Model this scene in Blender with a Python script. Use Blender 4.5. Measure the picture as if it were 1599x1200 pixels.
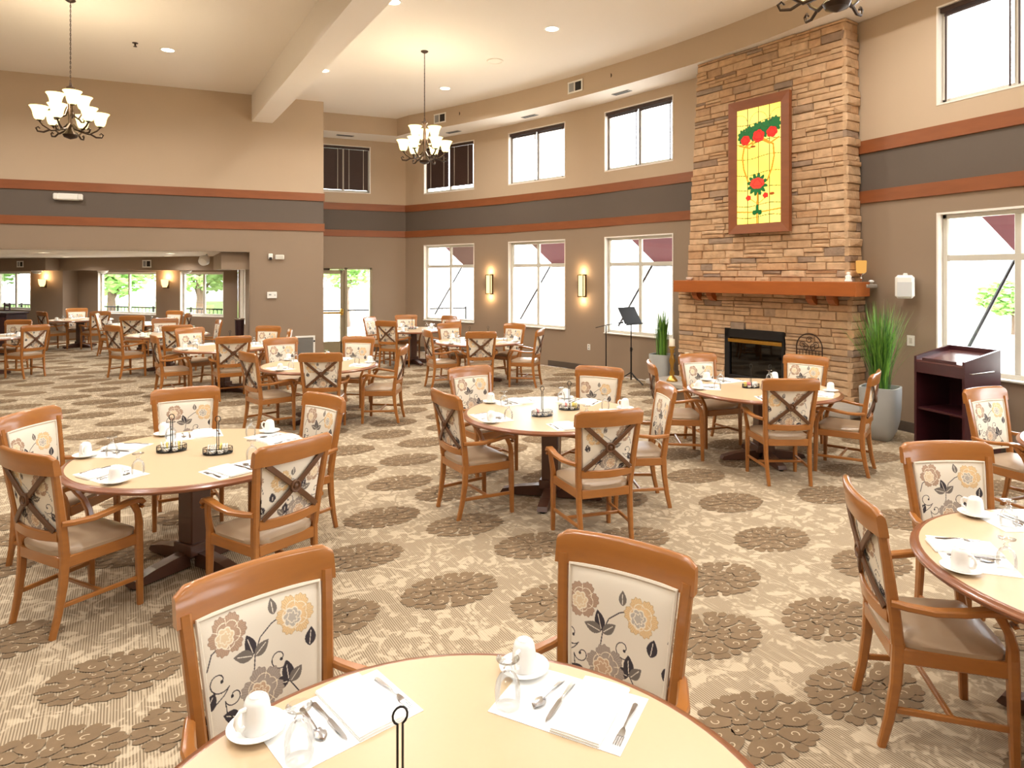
import bpy, math, random
import numpy as np
from mathutils import Vector, Matrix
random.seed(7)
rng = np.random.default_rng(7)
S = bpy.context.scene
for o in list(bpy.data.objects):
    bpy.data.objects.remove(o)
COL = S.collection
R = math.radians

# ------------------------------------------------------------------ camera
cd = bpy.data.cameras.new('camera'); cam = bpy.data.objects.new('camera', cd); COL.objects.link(cam)
cam.location = (0, 0, 2.0); cam.rotation_euler = (R(90), 0, R(-23.2))
cd.sensor_fit = 'HORIZONTAL'; cd.sensor_width = 36.0; cd.lens = 36.0 * 1050 / 1599
cd.shift_y = -172.0 / 1599; cd.clip_start = 0.05; cd.clip_end = 400
S.camera = cam
# ------------------------------------------------------------------ sky, sun, exposure
SKY = 9.0
CAN_W = 40.0        # each recessed ceiling can
CHAND_W = 55.0      # all bulbs of one chandelier
w = bpy.data.worlds.new('sky'); S.world = w; w.use_nodes = True
bg = w.node_tree.nodes['Background']; bg.inputs[0].default_value = (0.93, 0.97, 1.0, 1); bg.inputs[1].default_value = SKY
S.view_settings.view_transform = 'Standard'; S.view_settings.look = 'None'
S.view_settings.gamma = 1.0; S.view_settings.use_curve_mapping = False
S.view_settings.exposure = 0.5

# ------------------------------------------------------------------ helpers
def lin(c):
    return tuple((v/255/12.92 if v <= 10 else ((v/255+.055)/1.055)**2.4) for v in c[:3]) + (1.0,)

MATS = {}
def mat(name, rgb, rough=.5, metal=0.0, spec=.5, var=0.0, vscale=(6, 6, 6), emit=0.0, bump=0.0, bscale=40, coat=0.0):
    m = bpy.data.materials.new(name); m.use_nodes = True; nt = m.node_tree; n = nt.nodes; l = nt.links
    b = n['Principled BSDF']; b.inputs['Base Color'].default_value = lin(rgb)
    b.inputs['Roughness'].default_value = rough; b.inputs['Metallic'].default_value = metal
    b.inputs['Specular IOR Level'].default_value = spec
    if coat: b.inputs['Coat Weight'].default_value = coat; b.inputs['Coat Roughness'].default_value = .15
    if emit: b.inputs['Emission Color'].default_value = lin(rgb); b.inputs['Emission Strength'].default_value = emit
    if var or bump:
        tc = n.new('ShaderNodeTexCoord'); mp = n.new('ShaderNodeMapping'); l.new(tc.outputs['Object'], mp.inputs[0])
    if var:
        mp.inputs['Scale'].default_value = vscale
        no = n.new('ShaderNodeTexNoise'); no.inputs['Scale'].default_value = 1; no.inputs['Detail'].default_value = 4
        l.new(mp.outputs[0], no.inputs['Vector'])
        mx = n.new('ShaderNodeMix'); mx.data_type = 'RGBA'
        c = lin(rgb)
        mx.inputs[6].default_value = tuple(min(1, v*(1-var)) for v in c[:3])+(1,)
        mx.inputs[7].default_value = tuple(min(1, v*(1+var)) for v in c[:3])+(1,)
        l.new(no.outputs['Fac'], mx.inputs[0]); l.new(mx.outputs[2], b.inputs['Base Color'])
    if bump:
        n2 = n.new('ShaderNodeTexNoise'); n2.inputs['Scale'].default_value = bscale; n2.inputs['Detail'].default_value = 3
        l.new(tc.outputs['Object'], n2.inputs['Vector'])
        bp = n.new('ShaderNodeBump'); bp.inputs['Strength'].default_value = bump; bp.inputs['Distance'].default_value = .01
        l.new(n2.outputs['Fac'], bp.inputs['Height']); l.new(bp.outputs[0], b.inputs['Normal'])
    MATS[name] = m; return m

def emat(name, rgb, strength):
    m = bpy.data.materials.new(name); m.use_nodes = True; nt = m.node_tree
    nt.nodes.remove(nt.nodes['Principled BSDF'])
    e = nt.nodes.new('ShaderNodeEmission'); e.inputs[0].default_value = lin(rgb); e.inputs[1].default_value = strength
    nt.links.new(e.outputs[0], nt.nodes['Material Output'].inputs[0]); MATS[name] = m; return m

def glassmat(name, tint=(255, 255, 255), refl=.5, base=.04):
    m = bpy.data.materials.new(name); m.use_nodes = True; nt = m.node_tree; n = nt.nodes; l = nt.links
    n.remove(n['Principled BSDF'])
    t = n.new('ShaderNodeBsdfTransparent'); t.inputs[0].default_value = lin(tint)
    g = n.new('ShaderNodeBsdfGlossy'); g.inputs['Roughness'].default_value = .03
    lw = n.new('ShaderNodeLayerWeight'); lw.inputs[0].default_value = refl
    mm = n.new('ShaderNodeMath'); mm.operation = 'MULTIPLY_ADD'; mm.inputs[1].default_value = .7; mm.inputs[2].default_value = base
    l.new(lw.outputs['Fresnel'], mm.inputs[0])
    mx = n.new('ShaderNodeMixShader'); l.new(mm.outputs[0], mx.inputs[0]); l.new(t.outputs[0], mx.inputs[1]); l.new(g.outputs[0], mx.inputs[2])
    l.new(mx.outputs[0], n['Material Output'].inputs[0]); MATS[name] = m; return m

def vcmat(name, rough=.8, emit=0.0, bump=0.0):
    m = bpy.data.materials.new(name); m.use_nodes = True; nt = m.node_tree; n = nt.nodes; l = nt.links
    b = n['Principled BSDF']; b.inputs['Roughness'].default_value = rough; b.inputs['Specular IOR Level'].default_value = .25
    a = n.new('ShaderNodeVertexColor'); a.layer_name = 'print'
    l.new(a.outputs[0], b.inputs['Base Color'])
    if emit:
        l.new(a.outputs[0], b.inputs['Emission Color']); b.inputs['Emission Strength'].default_value = emit
    if bump:
        tc = n.new('ShaderNodeTexCoord'); n2 = n.new('ShaderNodeTexNoise'); n2.inputs['Scale'].default_value = 400
        l.new(tc.outputs['Object'], n2.inputs['Vector']); bp = n.new('ShaderNodeBump'); bp.inputs['Strength'].default_value = bump
        bp.inputs['Distance'].default_value = .002; l.new(n2.outputs['Fac'], bp.inputs['Height']); l.new(bp.outputs[0], b.inputs['Normal'])
    MATS[name] = m; return m

class G:
    """collects geometry for ONE mesh"""
    def __init__(s): s.v = []; s.f = []; s.m = []; s.cm = 0
    def add(s, vs, fs):
        o = len(s.v); s.v += [tuple(p) for p in vs]; s.f += [tuple(i+o for i in f) for f in fs]; s.m += [s.cm]*len(fs); return s
    def box(s, c, d, M=None, bev=0.0):
        hx, hy, hz = d[0]/2, d[1]/2, d[2]/2
        if bev <= 0:
            vs = [Vector((x*hx, y*hy, z*hz)) for z in (-1, 1) for y in (-1, 1) for x in (-1, 1)]
            fs = [(0,2,3,1),(4,5,7,6),(0,1,5,4),(2,6,7,3),(0,4,6,2),(1,3,7,5)]
        else:
            b = min(bev, hx*.9, hy*.9, hz*.9); vs = []; idx = {}
            for z in (-1, 1):
                for y in (-1, 1):
                    for x in (-1, 1):
                        for ax in range(3):
                            p = [x*(hx-b), y*(hy-b), z*(hz-b)]; p[ax] = (x*hx, y*hy, z*hz)[ax]
                            idx[(x, y, z, ax)] = len(vs); vs.append(Vector(p))
            fs = []
            for ax in range(3):
                a, c2 = [i for i in range(3) if i != ax]
                for sg in (-1, 1):
                    q = []
                    for sa, sb in ((-1,-1),(1,-1),(1,1),(-1,1)):
                        k = [0,0,0]; k[ax] = sg; k[a] = sa; k[c2] = sb; q.append(idx[tuple(k)+(ax,)])
                    fs.append(tuple(q))
            for ax in range(3):
                a, c2 = [i for i in range(3) if i != ax]
                for sa in (-1, 1):
                    for sb in (-1, 1):
                        k0 = [0,0,0]; k0[a] = sa; k0[c2] = sb; k1 = list(k0); k0[ax] = -1; k1[ax] = 1
                        fs.append((idx[tuple(k0)+(a,)], idx[tuple(k1)+(a,)], idx[tuple(k1)+(c2,)], idx[tuple(k0)+(c2,)]))
            for z in (-1, 1):
                for y in (-1, 1):
                    for x in (-1, 1): fs.append(tuple(idx[(x, y, z, ax)] for ax in range(3)))
        if M is not None: vs = [M @ p for p in vs]
        c = Vector(c); return s.add([p + c for p in vs], fs)
    def rings(s, rings, closed=False, cap=True):
        n = len(rings[0]); vs = [p for r in rings for p in r]; fs = []
        m = len(rings)
        for i in range(m if closed else m-1):
            a, b = i*n, ((i+1) % m)*n
            for j in range(n): fs.append((a+j, a+(j+1) % n, b+(j+1) % n, b+j))
        if cap and not closed: fs.append(tuple(range(n))[::-1]); fs.append(tuple(range((m-1)*n, m*n)))
        return s.add(vs, fs)
    def sweep(s, pts, ref=(0, 0, 1), cham=.22, closed=False):
        """pts: (point, width, thick); width is along ref x tangent, thick along the other"""
        P = [Vector(p[0]) for p in pts]; rr = []
        ref0 = Vector(ref)
        for i, p in enumerate(P):
            if closed: t = P[(i+1) % len(P)] - P[i-1]
            else: t = P[min(i+1, len(P)-1)] - P[max(i-1, 0)]
            t.normalize(); side = ref0.cross(t)
            if side.length < 1e-4: side = Vector((1, 0, 0))
            side.normalize(); up = t.cross(side); up.normalize()
            w, h = pts[i][1]/2, pts[i][2]/2; c = min(w, h)*cham*2
            rr.append([p + side*a + up*b for a, b in ((w, h-c), (w-c, h), (-w+c, h), (-w, h-c), (-w, -h+c), (-w+c, -h), (w-c, -h), (w, -h+c))])
        return s.rings(rr, closed)
    def tube(s, pts, r, n=8, closed=False):
        P = [Vector(p) for p in pts]; rr = []; up = None
        for i, p in enumerate(P):
            if closed: t = P[(i+1) % len(P)] - P[i-1]
            else: t = P[min(i+1, len(P)-1)] - P[max(i-1, 0)]
            t.normalize()
            if up is None: up = t.orthogonal().normalized()
            up = (up - t*up.dot(t)); up.normalize(); sd = t.cross(up)
            q = r[i] if isinstance(r, (list, tuple)) else r
            rr.append([p + (up*math.cos(2*math.pi*k/n) + sd*math.sin(2*math.pi*k/n))*q for k in range(n)])
        return s.rings(rr, closed)
    def lathe(s, prof, n=24, c=(0, 0, 0), cap=True):
        c = Vector(c)
        rr = [[c + Vector((max(r, 1e-4)*math.cos(2*math.pi*k/n), max(r, 1e-4)*math.sin(2*math.pi*k/n), z)) for k in range(n)] for r, z in prof]
        return s.rings(rr, cap=cap)
    def prism(s, poly, z0, z1):
        n = len(poly); vs = [(x, y, z0) for x, y in poly] + [(x, y, z1) for x, y in poly]
        fs = [tuple(range(n))[::-1], tuple(range(n, 2*n))] + [(i, (i+1) % n, n+(i+1) % n, n+i) for i in range(n)]
        return s.add(vs, fs)
    def quad(s, a, b, c, d): return s.add([a, b, c, d], [(0, 1, 2, 3)])
    def mesh(s, name, mats, smooth=True, angle=38, recalc=True):
        me = bpy.data.meshes.new(name); me.from_pydata(s.v, [], s.f)
        for m in (mats if isinstance(mats, (list, tuple)) else [mats]): me.materials.append(MATS[m] if isinstance(m, str) else m)
        if any(s.m): me.polygons.foreach_set('material_index', s.m)
        if recalc:
            import bmesh
            bm = bmesh.new(); bm.from_mesh(me); bmesh.ops.recalc_face_normals(bm, faces=bm.faces); bm.to_mesh(me); bm.free()
        if smooth:
            me.polygons.foreach_set('use_smooth', [True]*len(me.polygons)); me.set_sharp_from_angle(angle=R(angle))
        me.update(); return me
    def obj(s, name, mats, parent=None, **kw): return put(name, s.mesh(name, mats, **kw), parent)

def put(name, me, parent=None, loc=None, rot=None, scale=None):
    o = bpy.data.objects.new(name, me); COL.objects.link(o); o.parent = parent
    if loc is not None: o.location = loc
    if rot is not None: o.rotation_euler = rot if isinstance(rot, (tuple, list)) else (0, 0, rot)
    if scale is not None: o.scale = scale
    return o
def tag(o, label=None, cat=None, group=None, kind=None):
    if label: o['label'] = label
    if cat: o['category'] = cat
    if group: o['group'] = group
    if kind: o['kind'] = kind
    return o
def thing(name, label, cat, loc=(0, 0, 0), rz=0.0, group=None):
    o = put(name, None, None, loc, rz); o.empty_display_size = .1
    return tag(o, label, cat, group)
def struct(o): o['kind'] = 'structure'; return o
def spawn(proto, name, label, cat, loc, rz, group=None):
    """proto: list of (part name, mesh, [(sub name, mesh)...])"""
    if len(proto) == 1 and not proto[0][2]:
        return tag(put(name, proto[0][1], None, loc, rz), label, cat, group)
    t = thing(name, label, cat, loc, rz, group)
    for pn, me, subs in proto:
        p = put(pn, me, t)
        for sn, sm in subs: put(sn, sm, p)
    return t
def flab(k):
    return k

# ------------------------------------------------------------------ materials
mat('wall_low', (147, 127, 107), .75, var=.03, vscale=(2, 2, 2))
mat('wall_band', (98, 87, 78), .75, var=.03, vscale=(2, 2, 2))
mat('wall_up', (190, 169, 144), .75, var=.03, vscale=(2, 2, 2))
mat('ceiling_paint', (238, 231, 222), .85)
mat('soffit_white', (238, 231, 222), .85)
mat('trim_wood', (138, 80, 46), .4, var=.22, vscale=(3, 3, 14))
mat('base_rubber', (84, 72, 62), .6)
mat('white_frame', (206, 202, 190), .4)
mat('white_plastic', (238, 236, 230), .4)
mat('grey_plastic', (150, 150, 148), .5)
mat('dark_slot', (40, 36, 34), .7)
mat('door_metal', (150, 138, 112), .4, metal=.3)
mat('brass', (205, 165, 80), .25, metal=1)
mat('gold', (196, 158, 84), .28, metal=1, var=.2, vscale=(20, 20, 20))
mat('blind_dark', (62, 42, 36), .5)
mat('awning', (84, 28, 36), .8)
mat('black_metal', (26, 24, 24), .4, metal=.5)
mat('bronze', (58, 42, 30), .4, metal=.6, var=.25, vscale=(30, 30, 30))
mat('chair_wood', (164, 104, 46), .3, var=.16, vscale=(9, 9, 38), coat=.5)
mat('brace_wood', (96, 62, 36), .38, var=.15, vscale=(20, 20, 20))
mat('vinyl', (172, 148, 122), .36, var=.04, vscale=(8, 8, 8))
mat('laminate', (206, 181, 146), .3, var=.02, vscale=(60, 60, 60))
mat('edge_wood', (132, 80, 50), .28, var=.15, vscale=(12, 12, 12), coat=.3)
mat('base_wood', (88, 56, 42), .35, var=.15, vscale=(10, 10, 10), coat=.2)
mat('ceramic', (248, 247, 244), .15)
mat('paper', (248, 248, 246), .9)
mat('linen', (250, 250, 248), .85, bump=.15, bscale=60)
mat('steel', (190, 190, 192), .18, metal=1)
mat('wire_black', (20, 19, 20), .35, metal=.4)
mat('packet_white', (245, 243, 238), .6); mat('packet_pink', (232, 150, 150), .6); mat('packet_yellow', (236, 220, 120), .6)
mat('firebox_black', (22, 22, 24), .35)
mat('mortar', (132, 110, 90), .95)
mat('hearth_stone', (168, 160, 150), .8, var=.1, vscale=(8, 8, 8), bump=.3)
mat('mantel_wood', (164, 90, 38), .38, var=.2, vscale=(3, 14, 14))
mat('planter_grey', (172, 174, 172), .7, var=.08, vscale=(6, 6, 6))
mat('soil', (60, 46, 34), .95)
mat('mahogany', (64, 28, 34), .3, var=.2, vscale=(4, 4, 18), coat=.3)
mat('lectern_top', (96, 56, 56), .25, coat=.3)
mat('candle', (242, 232, 210), .6)
mat('iron_brown', (64, 42, 32), .5, metal=.5)
mat('silver', (200, 196, 190), .22, metal=1)
mat('outdoor_ground', (205, 200, 190), .9, var=.05, vscale=(.3, .3, .3))
mat('lawn', (120, 165, 70), .9, var=.2, vscale=(.5, .5, .5))
mat('bark', (96, 78, 62), .9)
mat('leaf_green', (150, 192, 106), .7, var=.25, vscale=(.8, .8, .8))
mat('stand_black', (28, 27, 28), .8)
mat('booth_dark', (52, 30, 34), .4)
mat('red_paint', (205, 60, 60), .5); mat('blue_paint', (50, 120, 190), .5)
mat('speaker_cloth', (205, 206, 206), .7)
mat('mesh_grey', (122, 118, 112), .6)
emat('can_glow', (255, 238, 205), 9.0)
emat('sconce_glow', (255, 206, 130), 2.2)
emat('shade_glow', (255, 228, 150), 2.6)
emat('amber_glow', (240, 175, 90), .75)
glassmat('window_glass'); glassmat('clear_glass', (250, 251, 251), .3, .02)
glassmat('fire_glass', (30, 31, 34), .25, .03)
vcmat('fabric_print', .85, bump=.12); vcmat('stained_glass', .3, emit=.62)

def grass_mat():
    m = bpy.data.materials.new('grass_blade'); m.use_nodes = True; nt = m.node_tree; n = nt.nodes; l = nt.links
    b = n['Principled BSDF']; b.inputs['Roughness'].default_value = .5
    tc = n.new('ShaderNodeTexCoord'); no = n.new('ShaderNodeTexNoise'); no.inputs['Scale'].default_value = 30
    mp = n.new('ShaderNodeMapping'); mp.inputs['Scale'].default_value = (1, 1, .06); l.new(tc.outputs['Object'], mp.inputs[0]); l.new(mp.outputs[0], no.inputs['Vector'])
    cr = n.new('ShaderNodeValToRGB'); cr.color_ramp.elements[0].position = .35; cr.color_ramp.elements[0].color = lin((38, 88, 26))
    cr.color_ramp.elements[1].position = .68; cr.color_ramp.elements[1].color = lin((132, 186, 70))
    l.new(no.outputs['Fac'], cr.inputs[0]); l.new(cr.outputs[0], b.inputs['Base Color']); MATS['grass_blade'] = m
grass_mat()

def stone_mat():
    m = bpy.data.materials.new('ledge_stone'); m.use_nodes = True; nt = m.node_tree; n = nt.nodes; l = nt.links
    b = n['Principled BSDF']; b.inputs['Roughness'].default_value = .85; b.inputs['Specular IOR Level'].default_value = .2
    oi = n.new('ShaderNodeObjectInfo'); cr = n.new('ShaderNodeValToRGB'); e = cr.color_ramp.elements
    e[0].position = 0; e[0].color = lin((150, 124, 102)); e[1].position = 1; e[1].color = lin((206, 174, 140))
    for p, c in ((.06, (162, 142, 124)), (.12, (188, 154, 120)), (.45, (200, 166, 130)), (.7, (210, 178, 144)), (.88, (194, 154, 116))):
        k = e.new(p); k.color = lin(c)
    l.new(oi.outputs['Random'], cr.inputs[0])
    geo = n.new('ShaderNodeNewGeometry'); no = n.new('ShaderNodeTexNoise'); no.inputs['Scale'].default_value = 9; no.inputs['Detail'].default_value = 5
    l.new(geo.outputs['Position'], no.inputs['Vector'])
    mr = n.new('ShaderNodeMapRange'); mr.inputs[1].default_value = .3; mr.inputs[2].default_value = .7; mr.inputs[3].default_value = .82; mr.inputs[4].default_value = 1.1
    l.new(no.outputs['Fac'], mr.inputs[0])
    mx = n.new('ShaderNodeVectorMath'); mx.operation = 'SCALE'; l.new(cr.outputs[0], mx.inputs[0]); l.new(mr.outputs[0], mx.inputs['Scale'])
    l.new(mx.outputs[0], b.inputs['Base Color'])
    n2 = n.new('ShaderNodeTexNoise'); n2.inputs['Scale'].default_value = 26; n2.inputs['Detail'].default_value = 5; l.new(geo.outputs['Position'], n2.inputs['Vector'])
    bp = n.new('ShaderNodeBump'); bp.inputs['Strength'].default_value = .6; bp.inputs['Distance'].default_value = .02
    l.new(n2.outputs['Fac'], bp.inputs['Height']); l.new(bp.outputs[0], b.inputs['Normal']); MATS['ledge_stone'] = m
stone_mat()

CARPET_A = R(6.7)     # the carpet is laid along the roof beam
def carpet_mat():
    m = bpy.data.materials.new('carpet'); m.use_nodes = True; nt = m.node_tree; n = nt.nodes; l = nt.links
    b = n['Principled BSDF']; b.inputs['Roughness'].default_value = .95; b.inputs['Specular IOR Level'].default_value = .1
    tc = n.new('ShaderNodeTexCoord'); mp = n.new('ShaderNodeMapping'); mp.inputs['Rotation'].default_value = (0, 0, -CARPET_A)
    l.new(tc.outputs['Object'], mp.inputs[0])
    def math_(op, a, bb=None, c=None):
        k = n.new('ShaderNodeMath'); k.operation = op
        for i, v in enumerate((a, bb, c)):
            if v is None: continue
            if isinstance(v, (int, float)): k.inputs[i].default_value = v
            else: l.new(v, k.inputs[i])
        return k.outputs[0]
    def noise(scale, detail, dist, sx=1, sy=1, off=0):
        q = n.new('ShaderNodeMapping'); q.inputs['Scale'].default_value = (sx, sy, 1); q.inputs['Location'].default_value = (off, off, 0); l.new(mp.outputs[0], q.inputs[0])
        k = n.new('ShaderNodeTexNoise'); k.inputs['Scale'].default_value = scale; k.inputs['Detail'].default_value = detail; k.inputs['Distortion'].default_value = dist
        l.new(q.outputs[0], k.inputs['Vector']); return k.outputs['Fac']
    def step(v, a, bb):
        k = n.new('ShaderNodeMapRange'); k.inputs[1].default_value = a; k.inputs[2].default_value = bb; l.new(v, k.inputs[0]); return k.outputs[0]
    sp = n.new('ShaderNodeSeparateXYZ'); l.new(mp.outputs[0], sp.inputs[0])
    s = math_('SINE', math_('MULTIPLY', sp.outputs[0], 2*math.pi/.0125))
    stripe = step(s, -.25, .25)
    jit = noise(1, 2, 0, 95, 3.2)
    stripe = math_('MULTIPLY', stripe, step(jit, .34, .42))
    scroll = math_('ABSOLUTE', math_('SUBTRACT', noise(5.0, 2.5, 1.3), .5))
    vine = step(scroll, .06, .03)
    blob = step(noise(8.5, 3.0, 1.0, off=7.3), .45, .52)
    field = math_('MAXIMUM', vine, blob)
    dark = math_('MULTIPLY', stripe, math_('MULTIPLY_ADD', field, .68, .2))
    mx = n.new('ShaderNodeMix'); mx.data_type = 'RGBA'; mx.inputs[6].default_value = lin((198, 181, 155)); mx.inputs[7].default_value = lin((92, 76, 58))
    l.new(dark, mx.inputs[0])
    tone = n.new('ShaderNodeMix'); tone.data_type = 'RGBA'; tone.inputs[7].default_value = lin((152, 134, 110))
    l.new(math_('MULTIPLY', field, .4), tone.inputs[0]); l.new(mx.outputs[2], tone.inputs[6])
    l.new(tone.outputs[2], b.inputs['Base Color']); MATS['carpet'] = m
    pm = mat('carpet_pile', (130, 109, 85), .95, spec=.1, var=.16, vscale=(9, 9, 9), bump=.2, bscale=300)
    mat('carpet_line', (198, 180, 152), .95, spec=.1)
carpet_mat()

# ------------------------------------------------------------------ plan of the building (metres, camera above 0,0)
Y_L, Y_A, X_C, X_LC = 15.48, 17.32, 7.95, 2.05       # alcove wall, exit-door wall, right wall, outer corner
CX, CY, CR = -15.358, 4.738, 23.411                  # centre and radius of the bowed window wall
ZC, ZS = 5.85, 5.42                                  # ceiling, underside of the perimeter soffit
def arc(a, off=0.0): return (CX+(CR-off)*math.cos(R(a)), CY+(CR-off)*math.sin(R(a)))
A0, A1 = 32.53, 5.37
XW, YS = -10.0, -6.0                                 # far ends of the hall behind the camera

def wall(name, fn, sb, openings, z0, z1, bands=((0, 'wall_low'), (2.95, 'wall_band'), (3.8, 'wall_up'))):
    """openings: (s0, s1, z0, z1); fn(s) -> x, y"""
    g = G(); ss = sorted(set(list(sb) + [o[0] for o in openings] + [o[1] for o in openings]))
    zz = sorted(set([z0, z1] + [o[2] for o in openings] + [o[3] for o in openings] + [b[0] for b in bands if z0 < b[0] < z1]))
    for i in range(len(ss)-1):
        for j in range(len(zz)-1):
            sm, zm = (ss[i]+ss[i+1])/2, (zz[j]+zz[j+1])/2
            if any(o[0] < sm < o[1] and o[2] < zm < o[3] for o in openings): continue
            g.cm = max(k for k, b in enumerate(bands) if b[0] <= zm)
            a, b = fn(ss[i]), fn(ss[i+1])
            g.quad((*a, zz[j]), (*b, zz[j]), (*b, zz[j+1]), (*a, zz[j+1]))
    return struct(g.obj(name, [b[1] for b in bands], smooth=False, recalc=False))
def strip(name, pts, z0, z1, th, m, inward):
    """board following a plan polyline; inward: sign of the side it stands proud on"""
    g = G(); P = [Vector((*p, 0)) for p in pts]; rr = []
    for i, p in enumerate(P):
        t = P[min(i+1, len(P)-1)] - P[max(i-1, 0)]; t.normalize(); nrm = Vector((-t.y, t.x, 0))*inward
        a, b = p, p + nrm*th
        rr.append([(a.x, a.y, z0), (b.x, b.y, z0+.004), (b.x, b.y, z1-.004), (a.x, a.y, z1)])
    g.rings(rr); return struct(g.obj(name, m, smooth=False))
WIN_B = [(30.89, 26.78), (23.99, 19.88), (17.13, 13.05)]
WZ, UZ = (.83, 2.72), (4.06, 5.22)
WIN_C = [(3.77, 5.45), (.96, 2.64), (-1.85, -.17), (-4.66, -2.98)]
seg = [A0 - (A0-A1)*k/40 for k in range(41)]
seg = [a for a in seg if not any(w1 < a < w0 for w0, w1 in WIN_B)]
wall('wall_window', lambda a: arc(a), [A0+.12]+seg, [(w1, w0, *z) for w0, w1 in WIN_B for z in (WZ, UZ)], 0, ZC)
wall('wall_right', lambda y: (X_C, y), [YS, 6.93], [(a, b, *z) for a, b in WIN_C for z in (WZ, UZ)], 0, ZC)
DOOR = (2.2, 2.80); SIDEL = (2.88, 3.44)
wall('wall_door', lambda x: (x, Y_A), [X_LC, arc(A0)[0]+.06], [(2.12, 3.50, 0, 2.16), (2.12, 3.45, UZ[0]+.02, UZ[1]+.02)], 0, ZC)
wall('wall_alcove', lambda x: (x, Y_L), [XW, X_LC], [(-7.6, .589, 0, 2.5)], 0, ZC)
wall('wall_return', lambda y: (X_LC, y), [Y_L, Y_A], [], 0, ZC)
wall('wall_left', lambda y: (XW, y), [YS, Y_L], [], 0, ZC)
wall('wall_back', lambda x: (x, YS), [XW, X_C], [], 0, ZC)
# floor: the hall and the low alcove beyond the opening
fl = [(XW, YS), (X_C, YS), (X_C, 6.93)] + [arc(a) for a in reversed(seg)] + [(X_LC, Y_A), (X_LC, Y_L), (.6, Y_L), (.6, 19.6), (-4.09, 24.09), (-8, 28), (-14, 28), (-14, Y_L), (XW, Y_L)]
g = G(); g.add([(x, y, 0) for x, y in fl], [tuple(range(len(fl)))]); floor = struct(g.obj('floor', 'carpet', smooth=False, recalc=False))
g = G(); g.quad((XW, YS, ZC), (8.3, YS, ZC), (8.3, Y_A+.1, ZC), (XW, Y_A+.1, ZC)); struct(g.obj('ceiling', 'ceiling_paint', smooth=False, recalc=False))
# perimeter soffit: vertical face painted as the walls, white underside
inner = [(X_C-.62, YS), (X_C-.62, 6.4)] + [arc(a, .62+.31*max(0, (a-9)/22)) for a in [7+k*1.0 for k in range(24)]] + [(3.95, Y_A-.86), (X_LC, Y_A-.86)]
outer = [(X_C, YS), (X_C, 6.4)] + [arc(a) for a in [7+k*1.0 for k in range(24)]] + [(4.39, Y_A), (X_LC, Y_A)]
g = G(); g.cm = 0
for i in range(len(inner)-1):
    a, b, c, d = inner[i], inner[i+1], outer[i+1], outer[i]
    g.cm = 0; g.quad((*a, ZS), (*b, ZS), (*b, ZC), (*a, ZC))
    g.cm = 1; g.quad((*a, ZS), (*b, ZS), (*c, ZS), (*d, ZS))
so = struct(g.obj('ceiling_soffit', ['wall_up', 'soffit_white'], smooth=False, recalc=False))
# oblique ceiling beam
g = G(); bx = lambda y: .55 + .1175*(Y_L-y)
g.add([(bx(y)+dx, y, z) for y in (Y_L, YS) for z in (5.275, ZC) for dx in (0, .42)], [(0,1,5,4),(0,4,6,2),(1,3,7,5),(0,2,3,1),(2,6,7,3),(4,5,7,6)])
struct(g.obj('ceiling_beam', 'soffit_white', smooth=False))
# wood trim bands and baseboards
runs = {'right': ([(X_C, YS), (X_C, 6.8)], 1), 'window': ([arc(A1+1+k*.5) for k in range(int((A0-A1-1)/.5)+1)] + [arc(A0)], 1),
        'door': ([(X_LC, Y_A), arc(A0)], -1), 'alcove': ([(XW, Y_L), (X_LC+.02, Y_L)], -1), 'left': ([(XW, YS), (XW, Y_L)], -1), 'back': ([(XW, YS), (X_C, YS)], 1)}
k = 1
for nm, (pts, sgn) in runs.items():
    for z0, z1 in ((2.95, 3.12), (3.62, 3.80)):
        strip('trim_%d' % k, pts, z0, z1, .025, 'trim_wood', sgn); k += 1
strip('baseboard_window', runs['window'][0], 0, .13, .012, 'base_rubber', 1)
strip('baseboard_right', runs['right'][0], 0, .13, .012, 'base_rubber', 1)
strip('baseboard_door', [(3.5, Y_A), arc(A0)], 0, .13, .012, 'base_rubber', -1)
strip('baseboard_alcove', [(.589, Y_L), (X_LC, Y_L)], 0, .13, .012, 'base_rubber', -1)

# ---------------- low alcove beyond the opening
ZF = 2.47
d45 = lambda c: (lambda x: (x, c-x))
FW = [(-3.464, -1.80), (-1.12, -.02)]
one = ((0, 'wall_low'),)
wall('wall_far', d45(20.0), [-4.09, .35], [(a, b, .83, 2.04) for a, b in FW], 0, ZF, one)
wall('wall_far_left', d45(19.3), [-9.5, -4.417], [(-6.6, -5.45, .9, 2.06)], 0, ZF, one)
wall('wall_far_return', lambda s: (-4.417+.327*s, 23.717+.373*s), [0, 1], [], 0, ZF, one)
wall('wall_far_side', lambda y: (.52-.04*(y-Y_L), y), [Y_L, 19.65], [(16.9, 18.6, .83, 2.1)], 0, ZF, one)
wall('wall_far_end', lambda y: (-9.5, y), [Y_L, 28.8], [], 0, ZF, one)
g = G(); g.add([(x, y, ZF) for x, y in [(-9.5, Y_L), (.6, Y_L), (.6, 19.6), (-4.1, 24.1), (-9.5, 28.8)]], [(0, 1, 2, 3, 4)]); struct(g.obj('ceiling_alcove', 'ceiling_paint', smooth=False, recalc=False))
g = G(); q = .43
def prism2(pts, z0, z1): g.prism(pts, z0, z1)
prism2([(-4.417+.31, 23.717+.35), (.35, 19.65), (.35-q, 19.65-q), (-4.417+.31-q*.9, 23.717+.35-q)], 2.1, ZF-.002)
struct(g.obj('ceiling_bulkhead', 'wall_low', smooth=False))
g = G(); prism2([(-9.5, 28.79), (-4.43, 23.72), (-4.43-.35, 23.72-.35), (-9.5, 28.1)], 2.1, ZF-.002); struct(g.obj('ceiling_bulkhead_left', 'wall_low', smooth=False))
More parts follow.
